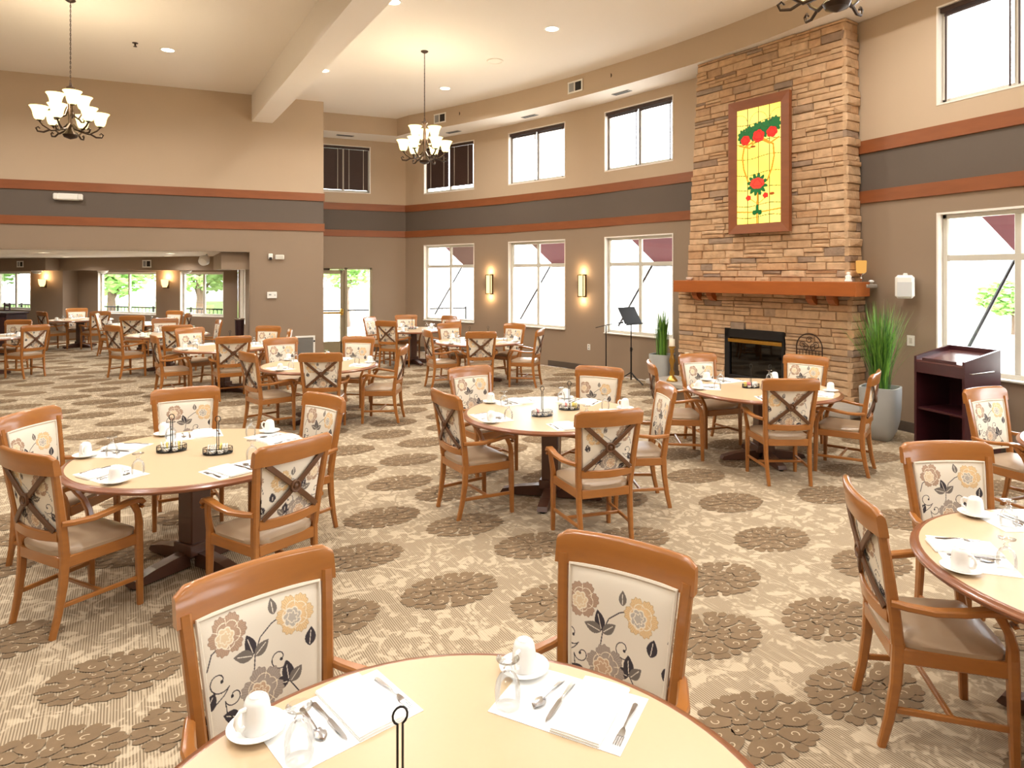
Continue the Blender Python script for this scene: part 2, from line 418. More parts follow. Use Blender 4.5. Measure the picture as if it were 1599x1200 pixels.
g = G(); prism2([(.5, Y_L+.16), (.36, 19.6), (-.25, 19.2), (-.05, Y_L+.16)], 2.1, ZF-.002); struct(g.obj('ceiling_bulkhead_side', 'wall_low', smooth=False))
g = G(); g.box((-3.5, Y_L+.105, 2.53), (8.24, .2, .12)); struct(g.obj('trim_header', 'wall_low', smooth=False))
g = G(); g.box((.62, Y_L+.155, 1.24), (.23, .3, 2.47)); struct(g.obj('trim_opening_side', 'wall_low', smooth=False))

# ---------------- windows
NW = [0]
def window(p0, p1, z0, z1, style='lower', portal=True, mull=.5, depth=.11, m='white_frame'):
    """p0 -> p1: left to right seen from inside"""
    NW[0] += 1
    p0, p1 = Vector((*p0, 0)), Vector((*p1, 0)); w = (p1-p0).length; ang = math.atan2(p1.y-p0.y, p1.x-p0.x)
    root = put('window_%d' % NW[0], None, None, (p0.x, p0.y, 0), ang); struct(root)   # local +y points outdoors
    h = z1-z0; zm = (z0+z1)/2
    g = G()
    for (c, d) in (((-.01, .08, zm), (.02, .17, h+.04)), ((w+.01, .08, zm), (.02, .17, h+.04)), ((w/2, .08, z1+.01), (w, .17, .02)), ((w/2, .08, z0-.01), (w, .17, .02))): g.box(c, d)
    g.obj('reveal', 'soffit_white', root, smooth=False)
    fw = .055; g = G(); y = depth
    for (c, d) in (((fw/2, y, zm), (fw, .06, h)), ((w-fw/2, y, zm), (fw, .06, h)), ((w/2, y, z1-fw/2), (w, .06, fw)), ((w/2, y, z0+fw/2), (w, .06, fw))): g.box(c, d, bev=.006)
    g.obj('window_frame', m, root, smooth=False)
    xs = [fw, w*mull, w-fw]
    g = G(); g.box((w*mull, y, zm), (.07, .055, h-2*fw), bev=.006); g.obj('mullion', m, root, smooth=False)
    zs = [z0+fw, z1-fw]
    if style == 'lower':
        zt = z0 + h*.72; zs.insert(1, zt)
        g = G(); g.box((w/2, y, zt), (w-2*fw, .056, .075), bev=.006); g.obj('transom', m, root, smooth=False)
        g = G(); g.box((w/2, -.012, z0-.012), (w+.04, .05, .024), bev=.006); g.obj('window_sill', m, root, smooth=False)
    for i in range(len(xs)-1):
        for j in range(len(zs)-1):
            g = G(); g.quad((xs[i], y, zs[j]), (xs[i+1], y, zs[j]), (xs[i+1], y, zs[j+1]), (xs[i], y, zs[j+1])); g.obj('pane', 'window_glass', root, smooth=False)
    if portal:
        ld = bpy.data.lights.new('daylight_portal', 'AREA'); ld.shape = 'RECTANGLE'; ld.size = w; ld.size_y = h; ld.cycles.is_portal = True
        lo = bpy.data.objects.new('daylight_portal', ld); COL.objects.link(lo); lo.parent = root
        lo.location = (w/2, .2, zm); lo.rotation_euler = (R(-90), 0, 0)
    return root, w
def blind(p0, p1, z0, z1, closed, label):
    p0, p1 = Vector((*p0, 0)), Vector((*p1, 0)); w = (p1-p0).length; ang = math.atan2(p1.y-p0.y, p1.x-p0.x)
    t = thing('window_blind', label, 'blind', (p0.x, p0.y, z1-.002), ang, 'clerestory blinds'); h = z1-z0
    g = G(); g.box((w/2, .04, -.035), (w-.02, .05, .06), bev=.005); g.obj('headrail', 'blind_dark', t, smooth=False)
    for a, b in ((.03, .485), (.515, .97)):
        x0, x1 = a*w, b*w; g = G()
        if closed:
            nn = 24; bot = h-(.05 if closed == 1 else .11)
            for i in range(nn):
                z = -.07-(bot-.1)*(i+.5)/nn
                g.box(((x0+x1)/2, .042, z), (x1-x0, .004, (bot-.1)/nn*1.04), Matrix.Rotation(R(14), 3, 'X'))
            zb = -bot+.02
        else:
            nn = 3
            for i in range(nn): g.box(((x0+x1)/2, .045, -.072-.009*i), (x1-x0, .04, .005))
            zb = -.105
        o = g.obj('slats', 'blind_dark', t, smooth=False); o['kind'] = 'stuff'
        g = G(); g.box(((x0+x1)/2, .042, zb), (x1-x0, .03, .02), bev=.004); g.obj('bottom_rail', 'blind_dark', t, smooth=False)
        for fx in (.2, .8) if closed else (.03, .97):
            g = G(); x = x0+(x1-x0)*fx
            zl = zb if closed else -h+.02; g.box((x, .03, (zl-.06)/2), (.012 if closed else .02, .006, -zl-.06)); g.obj('ladder_tape', 'white_frame' if closed else 'blind_dark', t, smooth=False)
def awning(p0, p1, place):
    p0, p1 = Vector((*p0, 0)), Vector((*p1, 0)); w = (p1-p0).length; ang = math.atan2(p1.y-p0.y, p1.x-p0.x)
    t = thing('window_awning', 'maroon canvas awning outside the window '+place, 'awning', (p0.x, p0.y, 0), ang, 'awnings outside the lower windows')
    g = G(); x0, x1 = .1, w+.15
    A = [(x0, .3, 2.95), (x1, .3, 2.95), (x1, 1.35, 2.28), (x0, 1.35, 2.28)]
    g.add(A + [(x, y, z-.02) for x, y, z in A], [(0,1,2,3),(7,6,5,4),(0,4,5,1),(1,5,6,2),(2,6,7,3),(3,7,4,0)]); g.obj('canopy', 'awning', t, smooth=False)
    g = G(); g.box(((x0+x1)/2, 1.36, 2.22), (x1-x0, .012, .12)); g.obj('valance', 'awning', t, smooth=False)
    for xx in (x0, x1):
        g = G(); g.tube([(xx, .28, .95), (xx, 1.33, 2.2)], .022, 6); g.obj('brace', 'black_metal', t)
place = ['in the corner by the exit door', 'between the two wall sconces', 'beside the stone fireplace']
for (w0, w1), pl in zip(WIN_B, place):
    a, b = arc(w0), arc(w1)
    window(a, b, *WZ); window(a, b, *UZ, style='upper')
    awning(a, b, pl)
blind(arc(WIN_B[0][0]), arc(WIN_B[0][1]), *UZ, 2, 'closed dark brown blind on the high bowed-wall window nearest the exit door')
blind(arc(WIN_B[1][0]), arc(WIN_B[1][1]), *UZ, 0, 'open dark blind on the high window above the two wall sconces')
blind(arc(WIN_B[2][0]), arc(WIN_B[2][1]), *UZ, 0, 'open dark blind on the high window next to the stone chimney')
for i, (y0, y1) in enumerate(WIN_C):
    window((X_C, y1), (X_C, y0), *WZ); window((X_C, y1), (X_C, y0), *UZ, style='upper')
    if i == 0:
        awning((X_C, y1), (X_C, y0), 'behind the dark lectern')
        blind((X_C, y1), (X_C, y0), *UZ, 0, 'open dark blind on the high window above the dark lectern')
window((2.12, Y_A), (3.45, Y_A), UZ[0]+.02, UZ[1]+.02, style='upper')
blind((2.12, Y_A), (3.45, Y_A), UZ[0]+.02, UZ[1]+.02, 1, 'closed dark brown blind on the high window above the exit door')
for a, b in FW: window((a, 20-a), (b, 20-b), .83, 2.04, style='far')
window((-6.6, 25.9), (-5.45, 24.75), .9, 2.06, style='far')
window((.395, 18.6), (.463, 16.9), .83, 2.1, style='far')

# ---------------- exit door and sidelight
dr = struct(put('door_1', None, None, (0, Y_A, 0)))
g = G()
for c, d in (((2.14, .03, 1.08), (.05, .12, 2.16)), ((2.84, .03, 1.08), (.07, .12, 2.16)), ((3.475, .03, 1.08), (.06, .12, 2.16)), ((2.81, .03, 2.135), (1.38, .12, .05))): g.box(c, d, bev=.006)
g.obj('door_frame', 'door_metal', dr, smooth=False)
lf = G()
for c, d in (((2.19, .02, 1.05), (.05, .045, 2.1)), ((2.755, .02, 1.05), (.1, .045, 2.1)), ((2.48, .02, 2.05), (.53, .045, .1)), ((2.48, .02, .15), (.53, .045, .3))): lf.box(c, d, bev=.005)
leaf = lf.obj('door_leaf', 'door_metal', dr, smooth=False)
g = G(); g.quad((2.21, .02, .3), (2.71, .02, .3), (2.71, .02, 2.0), (2.21, .02, 2.0)); g.obj('pane', 'window_glass', leaf, smooth=False)
g = G(); g.box((2.48, -.05, 1.02), (.56, .04, .05), bev=.01); g.box((2.74, -.03, 1.04), (.07, .06, .16), bev=.01); g.obj('panic_bar', 'brass', leaf)
g = G(); g.box((2.32, -.03, 2.12), (.24, .06, .05), bev=.01); g.obj('door_closer', 'bronze', leaf)
g = G(); g.quad((2.875, .03, .1), (3.445, .03, .1), (3.445, .03, 2.11), (2.875, .03, 2.11)); g.obj('sidelight_pane', 'window_glass', dr, smooth=False)
ld = bpy.data.lights.new('daylight_portal', 'AREA'); ld.shape = 'RECTANGLE'; ld.size = 1.3; ld.size_y = 2; ld.cycles.is_portal = True
lo = put('daylight_portal', ld, None, (2.8, Y_A+.15, 1.1), (R(-90), 0, 0))

# ---------------- outdoors
g = G(); g.quad((-70, -40, -.25), (90, -40, -.25), (90, 110, -.25), (-70, 110, -.25)); struct(g.obj('ground', 'outdoor_ground', smooth=False, recalc=False))
g = G(); g.quad((-40, 33, -.23), (2, 33, -.23), (2, 60, -.23), (-40, 60, -.23)); struct(g.obj('ground_lawn', 'lawn', smooth=False, recalc=False))
def tree(x, y, h, rr, label):
    t = thing('shade_tree', label, 'tree', (x, y, -.25), random.random()*6, 'trees outside the windows')
    g = G(); g.tube([(0, 0, 0), (.05, .02, h*.3), (-.05, .05, h*.6)], [.2, .16, .08], 8); g.obj('trunk', 'bark', t)
    for sx, sy in ((.3, .1), (-.25, .2), (.05, -.3)):
        g = G(); g.tube([(0, .02, h*.3), (sx*rr, sy*rr, h*.55), (sx*rr*1.8, sy*rr*1.8, h*.75)], [.08, .05, .02], 6); g.obj('branch', 'bark', t)
    g = G()
    for _ in range(1500):
        d = Vector((random.gauss(0, 1), random.gauss(0, 1), random.gauss(0, 1))); d.normalize(); rad = random.random()**.4
        c = Vector((d.x*rr*rad, d.y*rr*rad, h*.68 + d.z*h*.34*rad)); M = Matrix.Rotation(random.random()*6.3, 3, 'Z') @ Matrix.Rotation(random.random()*3, 3, 'X')
        s = .17; g.add([c + M @ Vector(p) for p in ((-s, 0, 0), (0, -s*.5, .03), (s, 0, 0), (0, s*.5, .03))], [(0, 1, 2, 3)])
    o = g.obj('foliage', 'leaf_green', t, smooth=False, recalc=False); o['kind'] = 'stuff'
tree(-4.3, 32.5, 3.6, 1.5, 'broad leafy tree outside the alcove window nearest the corner pillar')
tree(-.9, 29.5, 4.2, 1.8, 'round leafy tree outside the alcove window beside the side wall')
tree(-2.6, 38, 5.0, 1.6, 'taller leafy tree further back beyond the alcove windows')
tree(-9.2, 33.5, 4.2, 1.6, 'leafy tree outside the window above the dark counter')
tree(4.75, 29, 4.6, 1.3, 'leafy tree outside the glass exit door')
tree(27, 15.5, 2.0, 1.3, 'low green bushy tree outside the window behind the lectern')
def railing(p0, p1, label):
    p0, p1 = Vector((*p0, 0)), Vector((*p1, 0)); w = (p1-p0).length; ang = math.atan2(p1.y-p0.y, p1.x-p0.x)
    t = thing('patio_railing', label, 'railing', (p0.x, p0.y, -.25), ang)
    for z in (1.15, .2):
        g = G(); g.box((w/2, 0, z), (w, .05, .045)); g.obj('rail', 'black_metal', t, smooth=False)
    n = int(w/1.5)
    pm = G(); pm.box((0, 0, .6), (.05, .05, 1.2)); pm = pm.mesh('post', 'black_metal', smooth=False)
    bm_ = G(); bm_.box((0, 0, .68), (.016, .016, .94)); bm_ = bm_.mesh('baluster', 'black_metal', smooth=False)
    for i in range(n+1): put('post', pm, t, (w*i/n, 0, 0))
    for i in range(int(w/.16)): put('baluster', bm_, t, (.08+.16*i, 0, 0))
railing((-9, 31.5), (.2, 22.4), 'black metal patio railing outside the alcove windows')
railing((1.2, 20.6), (7.2, 20.6), 'black metal railing outside the glass exit door')

# ------------------------------------------------------------------ carpet flowers (raised pile, children of the floor)
def carpet_flower(seed):
    rr = random.Random(seed); g = G(); AX, AY = .315, .215
    T = [0, .16, .34, .52, .7, .84, .94, 1.0]; PR = [.72, .92, 1.0, 1.02, .95, .74, .42, .02]
    zc = [0]
    def petal(phi, half, r0, r1, gap):
        zc[0] += 1; zz = .003 + .0005*(zc[0] % 3) + (.0016 if r1 < .9 else 0)
        L = []; Rr = []
        for t, p in zip(T, PR):
            r = r0+(r1-r0)*t; hw = max(half*p - gap/max(r, .08), .004)
            L.append((phi-hw, r)); Rr.append((phi+hw, r))
        pts = L + Rr[::-1]
        g.add([(AX*r*math.cos(a), AY*r*math.sin(a), zz) for a, r in pts], [tuple(range(len(pts)))])
    def curl(phi, rc, size):
        g.cm = 1; cx, cy = AX*rc*math.cos(phi), AY*rc*math.sin(phi); n = 10; A = []; B = []
        for i in range(n+1):
            a = phi + 4.4*i/n; q = size*(1-.62*i/n); A.append((cx+q*math.cos(a), cy+q*math.sin(a)*.8, .0062)); B.append((cx+(q-.006)*math.cos(a), cy+(q-.006)*math.sin(a)*.8, .0062))
        g.add(A+B, [(i, i+1, n+2+i, n+1+i) for i in range(n)]); g.cm = 0
    n = 30
    for i in range(n): petal(2*math.pi*(i+.5*rr.random())/n, math.pi/n, .80, 1.0+.06*rr.random(), .006)
    n = 11
    for i in range(n):
        ph = 2*math.pi*(i+.25*rr.random())/n; petal(ph, math.pi/n, .40, .82+.05*rr.random(), .008); curl(ph, .64, .028)
    n = 7
    for i in range(n):
        ph = 2*math.pi*(i+.3)/n; petal(ph, math.pi/n, .15, .43, .009); curl(ph, .33, .015)
    g.add([(AX*.13*math.cos(k*.63), AY*.13*math.sin(k*.63), .0055) for k in range(10)], [tuple(range(10))])
    return g.mesh('carpet_flower', ['carpet_pile', 'carpet_line'], smooth=False, recalc=False)
ca, sa = math.cos(CARPET_A), math.sin(CARPET_A)
to_room = lambda u, v: (u*ca - v*sa, u*sa + v*ca)
seeds = [(1.78, 3.88), (1.43, 4.66), (2.35, 4.83), (1.83, 5.32), (2.62, 4.21), (2.30, 3.42), (2.42, 2.04), (2.81, 2.68), (3.54, 2.47), (-.05, 3.89), (4.59, 4.14), (4.23, 3.42), (3.37, 3.15), (5.51, 3.85), (4.47, 2.79), (3.07, 1.95), (-.31, 3.34), (.34, 3.33), (.45, 4.4), (-.62, 4.55), (1.0, 3.9), (3.3, 3.95), (3.75, 4.7)]
pts = list(seeds); rr = random.Random(3)
def inside(x, y):
    if y < .8 or y > 23 or x < -8.5: return False
    if y > Y_L-.3: return (x < .2 and x+y < 19) or (X_LC+.4 < x < 4.2 and y < 17)
    return x < 7.5 and math.hypot(x-CX, y-CY) < CR-.45 and y > .55*abs(x)-.5
row = 0; v = .6
while v < 23:
    for i in range(-14, 17):
        u = i*.9 + (.45 if row % 2 else 0) + rr.uniform(-.14, .14); vv = v + rr.uniform(-.12, .12)
        if not inside(*to_room(u, vv)): continue
        if v < 5.9 and -1.4 < u < 5.9 and any(((u-a)/.74)**2 + ((vv-b)/.56)**2 < 1 for a, b in pts): continue
        pts.append((u, vv))
    v += .62; row += 1
fm = [carpet_flower(s) for s in range(4)]
dist = lambda p: math.hypot(*to_room(*p))
pts.sort(key=dist)
near, far = pts[:300], pts[300:]
for i, (u, vv) in enumerate(near): put('carpet_flower', fm[i % 4], floor, (*to_room(u, vv), 0), CARPET_A + (math.pi if rr.random() < .5 else 0) + rr.uniform(-.08, .08))
if far:
    g = G()
    for u, vv in far:
        x, y = to_room(u, vv); c, s_ = ca, sa
        e = [(.31*math.cos(k*.524), .21*math.sin(k*.524)) for k in range(12)]
        g.add([(x+a*c-b*s_, y+a*s_+b*c, .003) for a, b in e], [tuple(range(12))])
    o = g.obj('carpet_flower_field', 'carpet_pile', floor, smooth=False, recalc=False); o['kind'] = 'stuff'

# ------------------------------------------------------------------ dining chair
def back_y(z): t = max(0, (z-.45)/.57); return .05 - .085*t**1.15
def post_x(z): return .205 + .042*max(0, (z-.45)/.57)
def bow(x, z): return -.032*(1-(x/(post_x(z)+.01))**2)
# --- upholstery print
CREAM = np.array(lin((240, 231, 214))[:3])
def print_colors(X, Z, ox, oz, flip):
    """X, Z in metres on the pad; returns linear RGB"""
    x = (X if not flip else -X) + ox; z = Z + oz; n = x.shape[0]
    col = np.tile(CREAM, (n, 1))
    def put_(mask, c, a=1.0): col[mask] = col[mask]*(1-a) + np.array(lin(c)[:3])*a
    def curve(P, wd, c):
        P = np.array(P); d = np.full(n, 9.0)
        for a, b in zip(P[:-1], P[1:]):
            ab = b-a; L = ab @ ab + 1e-12; t = np.clip(((x-a[0])*ab[0]+(z-a[1])*ab[1])/L, 0, 1)
            d = np.minimum(d, np.hypot(x-a[0]-t*ab[0], z-a[1]-t*ab[1]))
        put_(d < wd, c)
    def leaf(cx, cz, ang, L, W, c):
        a = R(ang); u = (x-cx)*math.cos(a)+(z-cz)*math.sin(a); v = -(x-cx)*math.sin(a)+(z-cz)*math.cos(a); t = np.clip(u/L, 0, 1)
        put_((u > 0) & (u < L) & (np.abs(v) < W*np.sin(np.pi*t**.8)**.9), c)
        put_((u > .08*L) & (u < .8*L) & (np.abs(v - .05*W) < .0014), (238, 230, 214))
    def flower(cx, cz, Rr, c1, c2, c3, ph):
        dx, dz = x-cx, z-cz; r = np.hypot(dx, dz); p = np.arctan2(dz, dx)+ph
        e = Rr*(.74+.26*np.abs(np.cos(p*3))**.55)*(1+.035*np.sin(p*23)); put_(r < e, c1)
        put_((r < e) & (r > Rr*.5) & (np.sin(p*52) > .72), tuple(int(v*.88) for v in c1))
        put_((np.abs(np.cos(p*3)) < .08) & (r < e) & (r > .45*Rr), c3); put_(np.abs(r-e) < .0011, tuple(int(v*.86) for v in c1))
        e1 = Rr*.68*(.78+.22*np.abs(np.sin(p*2.5+.4))**.6); put_(np.abs(r-e1) < .0013, c3)
        q = np.hypot(dx+Rr*.16, dz+Rr*.1); p2 = np.arctan2(dz+Rr*.1, dx+Rr*.16)+ph; e2 = Rr*.5*(.8+.2*np.abs(np.sin(p2*3.5)))
        put_(q < e2, c2); put_((np.abs(q-e2) < .0022), c3)
        e3 = e2*.55; put_(np.abs(q-e3*(1+.15*np.sin(p2*6))) < .0018, c3); put_((q > e3) & (q < e2) & (np.abs(np.sin(p2*3.5+.6)) < .13), c3)
    def spiral(cx, cz, r0, a0, turn, sgn, tail):
        P = []
        for i in range(26):
            t = i/25; rr_ = r0*(.22+.78*t); a = R(a0)+sgn*turn*(t-1)
            P.append((cx+rr_*math.cos(a), cz+rr_*math.sin(a)))
        P += tail; curve(P, .0017, (66, 60, 62)); put_(np.hypot(x-P[0][0], z-P[0][1]) < .0052, (66, 60, 62))
    DK, GY, TP = (70, 64, 68), (124, 116, 108), (178, 164, 152)
    for sx, sz in ((0, 0), (.40, .02), (-.40, -.02), (0, .43), (0, -.43)):
        S_ = lambda a, b: (a+sx, b+sz)
        curve([S_(-.035, .19), S_(-.03, .235), S_(-.01, .28), S_(.03, .31), S_(.07, .325)], .002, DK)
        curve([S_(.02, .12), S_(.055, .118), S_(.08, .112), S_(.105, .075), S_(.135, .03)], .002, DK)
        curve([S_(-.185, .24), S_(-.17, .285), S_(-.13, .31)], .002, DK); curve([S_(-.1, .075), S_(-.075, .068), S_(-.05, .08)], .002, DK)
        leaf(*S_(-.034, .235), 108, .07, .019, DK); leaf(*S_(-.036, .232), 165, .068, .019, GY); leaf(*S_(-.03, .228), 38, .06, .018, GY)
        leaf(*S_(.078, .115), 96, .066, .02, DK); leaf(*S_(.076, .112), 172, .056, .02, DK); leaf(*S_(.082, .108), 45, .058, .018, GY)
        leaf(*S_(.112, .066), -92, .06, .02, DK); leaf(*S_(-.092, .072), 155, .056, .019, DK); leaf(*S_(-.09, .066), 212, .062, .019, GY); leaf(*S_(-.07, .06), 262, .06, .018, GY)
        leaf(*S_(.155, .2), 80, .06, .02, DK); leaf(*S_(.04, .335), 95, .05, .015, GY); leaf(*S_(-.195, .12), 60, .06, .02, DK)
        spiral(*S_(.05, .195), .036, -50, 6.2, 1, [S_(.062, .15), S_(.072, .125)])
        spiral(*S_(-.15, .2), .04, -40, 6.0, 1, [S_(-.135, .155), S_(-.165, .135), S_(-.195, .13)])
        spiral(*S_(-.105, .14), .03, 190, 6.0, -1, [S_(-.13, .1), S_(-.11, .075)])
        flower(*S_(-.012, .118), .072, TP, (208, 176, 146), (242, 230, 206), .3)
        flower(*S_(.112, .315), .064, (240, 208, 158), (198, 190, 178), (250, 240, 220), 1.1)
        flower(*S_(-.115, .325), .062, (192, 162, 138), (234, 212, 176), (248, 238, 216), 2.0)
    return col
PZ0, PZ1 = .515, .912
def pad_halfw(z): return post_x(z)-.03
def pad_mesh(var):
    n = 250; g = G(); uu = np.linspace(-1, 1, n); vv = np.linspace(0, 1, n); P = []
    for side, m in ((1, n), (-1, 90)):
        us = np.linspace(-1, 1, m); vs = np.linspace(0, 1, m); o = len(P)
        for v in vs:
            z = PZ0+(PZ1-PZ0)*v; hw = pad_halfw(z)
            for u in us:
                x = u*hw; th = .014 + .016*max(0, 1-abs(u)**6)*max(0, 1-abs(2*v-1)**6) if side == 1 else .004
                P.append((x, back_y(z)+bow(x, z)+side*th, z))
        g.f += [(o+j*m+i, o+j*m+i+1, o+(j+1)*m+i+1, o+(j+1)*m+i) for j in range(m-1) for i in range(m-1)]
    g.v = P; g.m = [0]*len(g.f)
    # rim
    for side in (-1, 1):
        q = []
        for v in np.linspace(0, 1, 12):
            z = PZ0+(PZ1-PZ0)*v; x = side*pad_halfw(z); y = back_y(z)+bow(x, z); q.append(((x, y+.014, z), (x, y-.004, z)))
        for a, b in zip(q[:-1], q[1:]): g.quad(a[0], a[1], b[1], b[0])
    for z in (PZ0, PZ1):
        q = [((x, back_y(z)+bow(x, z)+.014, z), (x, back_y(z)+bow(x, z)-.004, z)) for x in np.linspace(-pad_halfw(z), pad_halfw(z), 12)]
        for a, b in zip(q[:-1], q[1:]): g.quad(a[0], a[1], b[1], b[0])
    me = g.mesh('back_pad', 'fabric_print', recalc=False)
    A = np.array(g.v); ox, oz, fl_ = ((0, 0, True), (.03, .04, True), (-.03, .02, True))[var]
    c = print_colors(A[:, 0], A[:, 2]-PZ0, ox, oz, fl_)
    at = me.color_attributes.new('print', 'FLOAT_COLOR', 'POINT'); at.data.foreach_set('color', np.c_[c, np.ones(len(c))].astype(np.float32).ravel())
    return me
def chair_protos():
    pr = []
    # seat cushion
    g = G(); n = 22; rings = []
    def seat_pt(u, v, k): # u,v in -1..1
        hw = .215 + .035*(v+1)/2
        e = (abs(u)**5+abs(v)**5)**(1/5); s_ = 1.0 if e < 1 else 1/e
        return u*s_*hw*k, .245+v*s_*.225*k
    top = [[None]*(n+1) for _ in range(n+1)]
    for j in range(n+1):
        for i in range(n+1):
            u, v = -1+2*i/n, -1+2*j/n; x, y = seat_pt(u, v, 1)
            e = max(abs(u), abs(v)); z = .452 + .034*(1-e**5) + .006*(1-u*u)
            top[j][i] = len(g.v); g.v.append((x, y, z))
    for j in range(n):
        for i in range(n): g.f.append((top[j][i], top[j][i+1], top[j+1][i+1], top[j+1][i])); g.m.append(0)
    per = [top[0][i] for i in range(n)] + [top[j][n] for j in range(n)] + [top[n][n-i] for i in range(n)] + [top[n-j][0] for j in range(n)]
    low = []
    for p in per: x, y, z = g.v[p]; low.append(len(g.v)); g.v.append((x*.985, .245+(y-.245)*.985, .43))
    for i in range(len(per)): g.f.append((per[i], per[(i+1) % len(per)], low[(i+1) % len(per)], low[i])); g.m.append(0)
    g.f.append(tuple(low)); g.m.append(0)
    pr.append(('seat', g.mesh('seat', 'vinyl', angle=60), []))
    g = G()
    g.box((0, .466, .402), (.43, .024, .066), bev=.005); g.box((0, .035, .402), (.38, .024, .066), bev=.005)
    for s in (-1, 1):
        g.sweep([((s*.208, .04, .402), .024, .066), ((s*.238, .46, .402), .024, .066)])
    pr.append(('seat_frame', g.mesh('seat_frame', 'chair_wood'), []))
    for s in (-1, 1):
        g = G(); g.sweep([((s*.24, .466, 0), .03, .034), ((s*.24, .462, .15), .034, .038), ((s*.24, .458, .36), .04, .044), ((s*.24, .456, .45), .04, .044)], ref=(0, 1, 0)); fl_ = g.mesh('leg', 'chair_wood')
        g = G(); g.sweep([((s*.195, -.012, 0), .03, .034), ((s*.2, .018, .13), .032, .038), ((s*.205, .04, .28), .034, .044), ((s*.205, .05, .45), .036, .05)], ref=(0, 1, 0)); rl = g.mesh('leg', 'chair_wood')
        zz = [.45, .52, .6, .68, .76, .84, .9, .94]
        g = G(); g.sweep([((s*post_x(z), back_y(z)-.004, z), .04 if z < .99 else .034, .05-.016*(z-.45)/.57) for z in zz], ref=(0, 1, 0)); po = g.mesh('back_post', 'chair_wood')
        g = G(); g.sweep([((s*.235, .015, .628), .03, .03), ((s*.255, .07, .625), .036, .028), ((s*.285, .16, .628), .044, .026), ((s*.298, .26, .642), .048, .027), ((s*.296, .34, .655), .05, .028), ((s*.29, .4, .657), .05, .03), ((s*.288, .432, .648), .048, .032), ((s*.287, .448, .63), .046, .03), ((s*.287, .446, .612), .044, .022), ((s*.287, .432, .605), .042, .014)], ref=(0, 0, 1)); ar = g.mesh('arm', 'chair_wood')
        g = G(); g.sweep([((s*.24, .456, .445), .038, .044), ((s*.25, .452, .5), .034, .04), ((s*.27, .43, .57), .03, .034), ((s*.286, .4, .62), .032, .036), ((s*.29, .385, .648), .034, .04)], ref=(0, 1, 0)); su = g.mesh('arm_support', 'chair_wood')
        g = G(); g.sweep([((s*.2, .02, .165), .02, .026), ((s*.238, .462, .165), .02, .026)]); st = g.mesh('stretcher', 'chair_wood')
        pr += [('leg', fl_, []), ('leg', rl, []), ('back_post', po, []), ('arm', ar, []), ('arm_support', su, []), ('stretcher', st, [])]
    g = G(); g.sweep([((-.218, .25, .165), .02, .024), ((.218, .25, .165), .02, .024)]); pr.append(('stretcher', g.mesh('stretcher', 'chair_wood'), []))
    # top rail: bowed, rounded corners, rolled upper edge
    g = G(); rr_ = []
    for i in range(17):
        u = -1+2*i/16; x = u*.2675; e = abs(u); ztop = 1.022 - .022*max(0, (e-.9)/.1)**2 + .004*(1-u*u); zb = .905+.002*u*u
        prof = []
        for z, yo in ((zb, .0165), (zb+.05, .0165), (ztop-.014, .015), (ztop-.003, .008), (ztop, 0), (ztop-.003, -.012), (ztop-.014, -.02), (zb+.05, -.0215), (zb, -.0225)):
            prof.append((x, back_y(z)+bow(x*.93, 1.0)*1.15+yo, z))
        rr_.append(prof)
    g.rings(rr_); pr.append(('top_rail', g.mesh('top_rail', 'chair_wood', angle=50), []))
    g = G(); g.sweep([((u*.2, back_y(.555)+bow(u*.2, .555)-.014, .555-.006*(1-u*u)), .022, .056) for u in (-1, -.66, -.33, 0, .33, .66, 1)], ref=(0, 0, 1)); pr.append(('back_rail', g.mesh('back_rail', 'chair_wood'), []))
    for s in (-1, 1):
        pp = []
        for i in range(9):
            t = i/8; x = s*(-.185+.37*t*1.02); z = .585+.325*t; pp.append(((x, back_y(z)+bow(x, z)-.02, z), .014, .032))
        g = G(); g.sweep(pp, ref=(0, 1, 0.01)); 
        # ref along y makes width lie in plane: swap by rebuilding
        g = G(); g.sweep([(p, .032, .014) for p, _, _ in pp], ref=(0, 1, 0)); pr.append(('brace', g.mesh('brace', 'brace_wood'), []))
    yc = back_y(.745)+bow(0, .745)-.028
    def disc(prof):
        g = G(); n = 20
        g.rings([[(r*math.cos(2*math.pi*k/n), yc-d, .748+r*math.sin(2*math.pi*k/n)) for k in range(n)] for r, d in prof]); return g
    ro = disc([(.036, -.008), (.036, .006), (.032, .01), (.026, .009), (.022, .003), (.001, .002)]).mesh('rosette', 'brace_wood')
    kn = disc([(.016, 0), (.015, .007), (.009, .011), (.001, .012)]).mesh('rosette_boss', 'brace_wood')
    pr.append(('rosette', ro, [('rosette_boss', kn)]))
    # piping round the pad
    pth = []
    for u in np.linspace(-1, 1, 9)[:-1]: pth.append((u, 0))
    for v in np.linspace(0, 1, 9)[:-1]: pth.append((1, v))
    for u in np.linspace(1, -1, 9)[:-1]: pth.append((u, 1))
    for v in np.linspace(1, 0, 9)[:-1]: pth.append((-1, v))
    P3 = []
    for u, v in pth:
        z = PZ0+(PZ1-PZ0)*v; x = u*pad_halfw(z)*.985; P3.append((x, back_y(z)+bow(x, z)+.0165, z))
    g = G(); g.tube(P3, .0075, 6, closed=True); mat('piping', (228, 218, 200), .8); pip = g.mesh('piping', 'piping')
    return [pr + [('back_pad', pad_mesh(v), [('piping', pip)])] for v in range(3)]
CHAIRS = chair_protos()
nchair = [0]
def chair(x, y, face, label, group):
    """x, y: under the middle of the top rail; face: heading in degrees (0 = +x)"""
    a = R(face); off = .03
    spawn(CHAIRS[nchair[0] % 3], 'dining_armchair', label, 'chair', (x+off*math.cos(a), y+off*math.sin(a), 0), a-math.pi/2, group); nchair[0] += 1

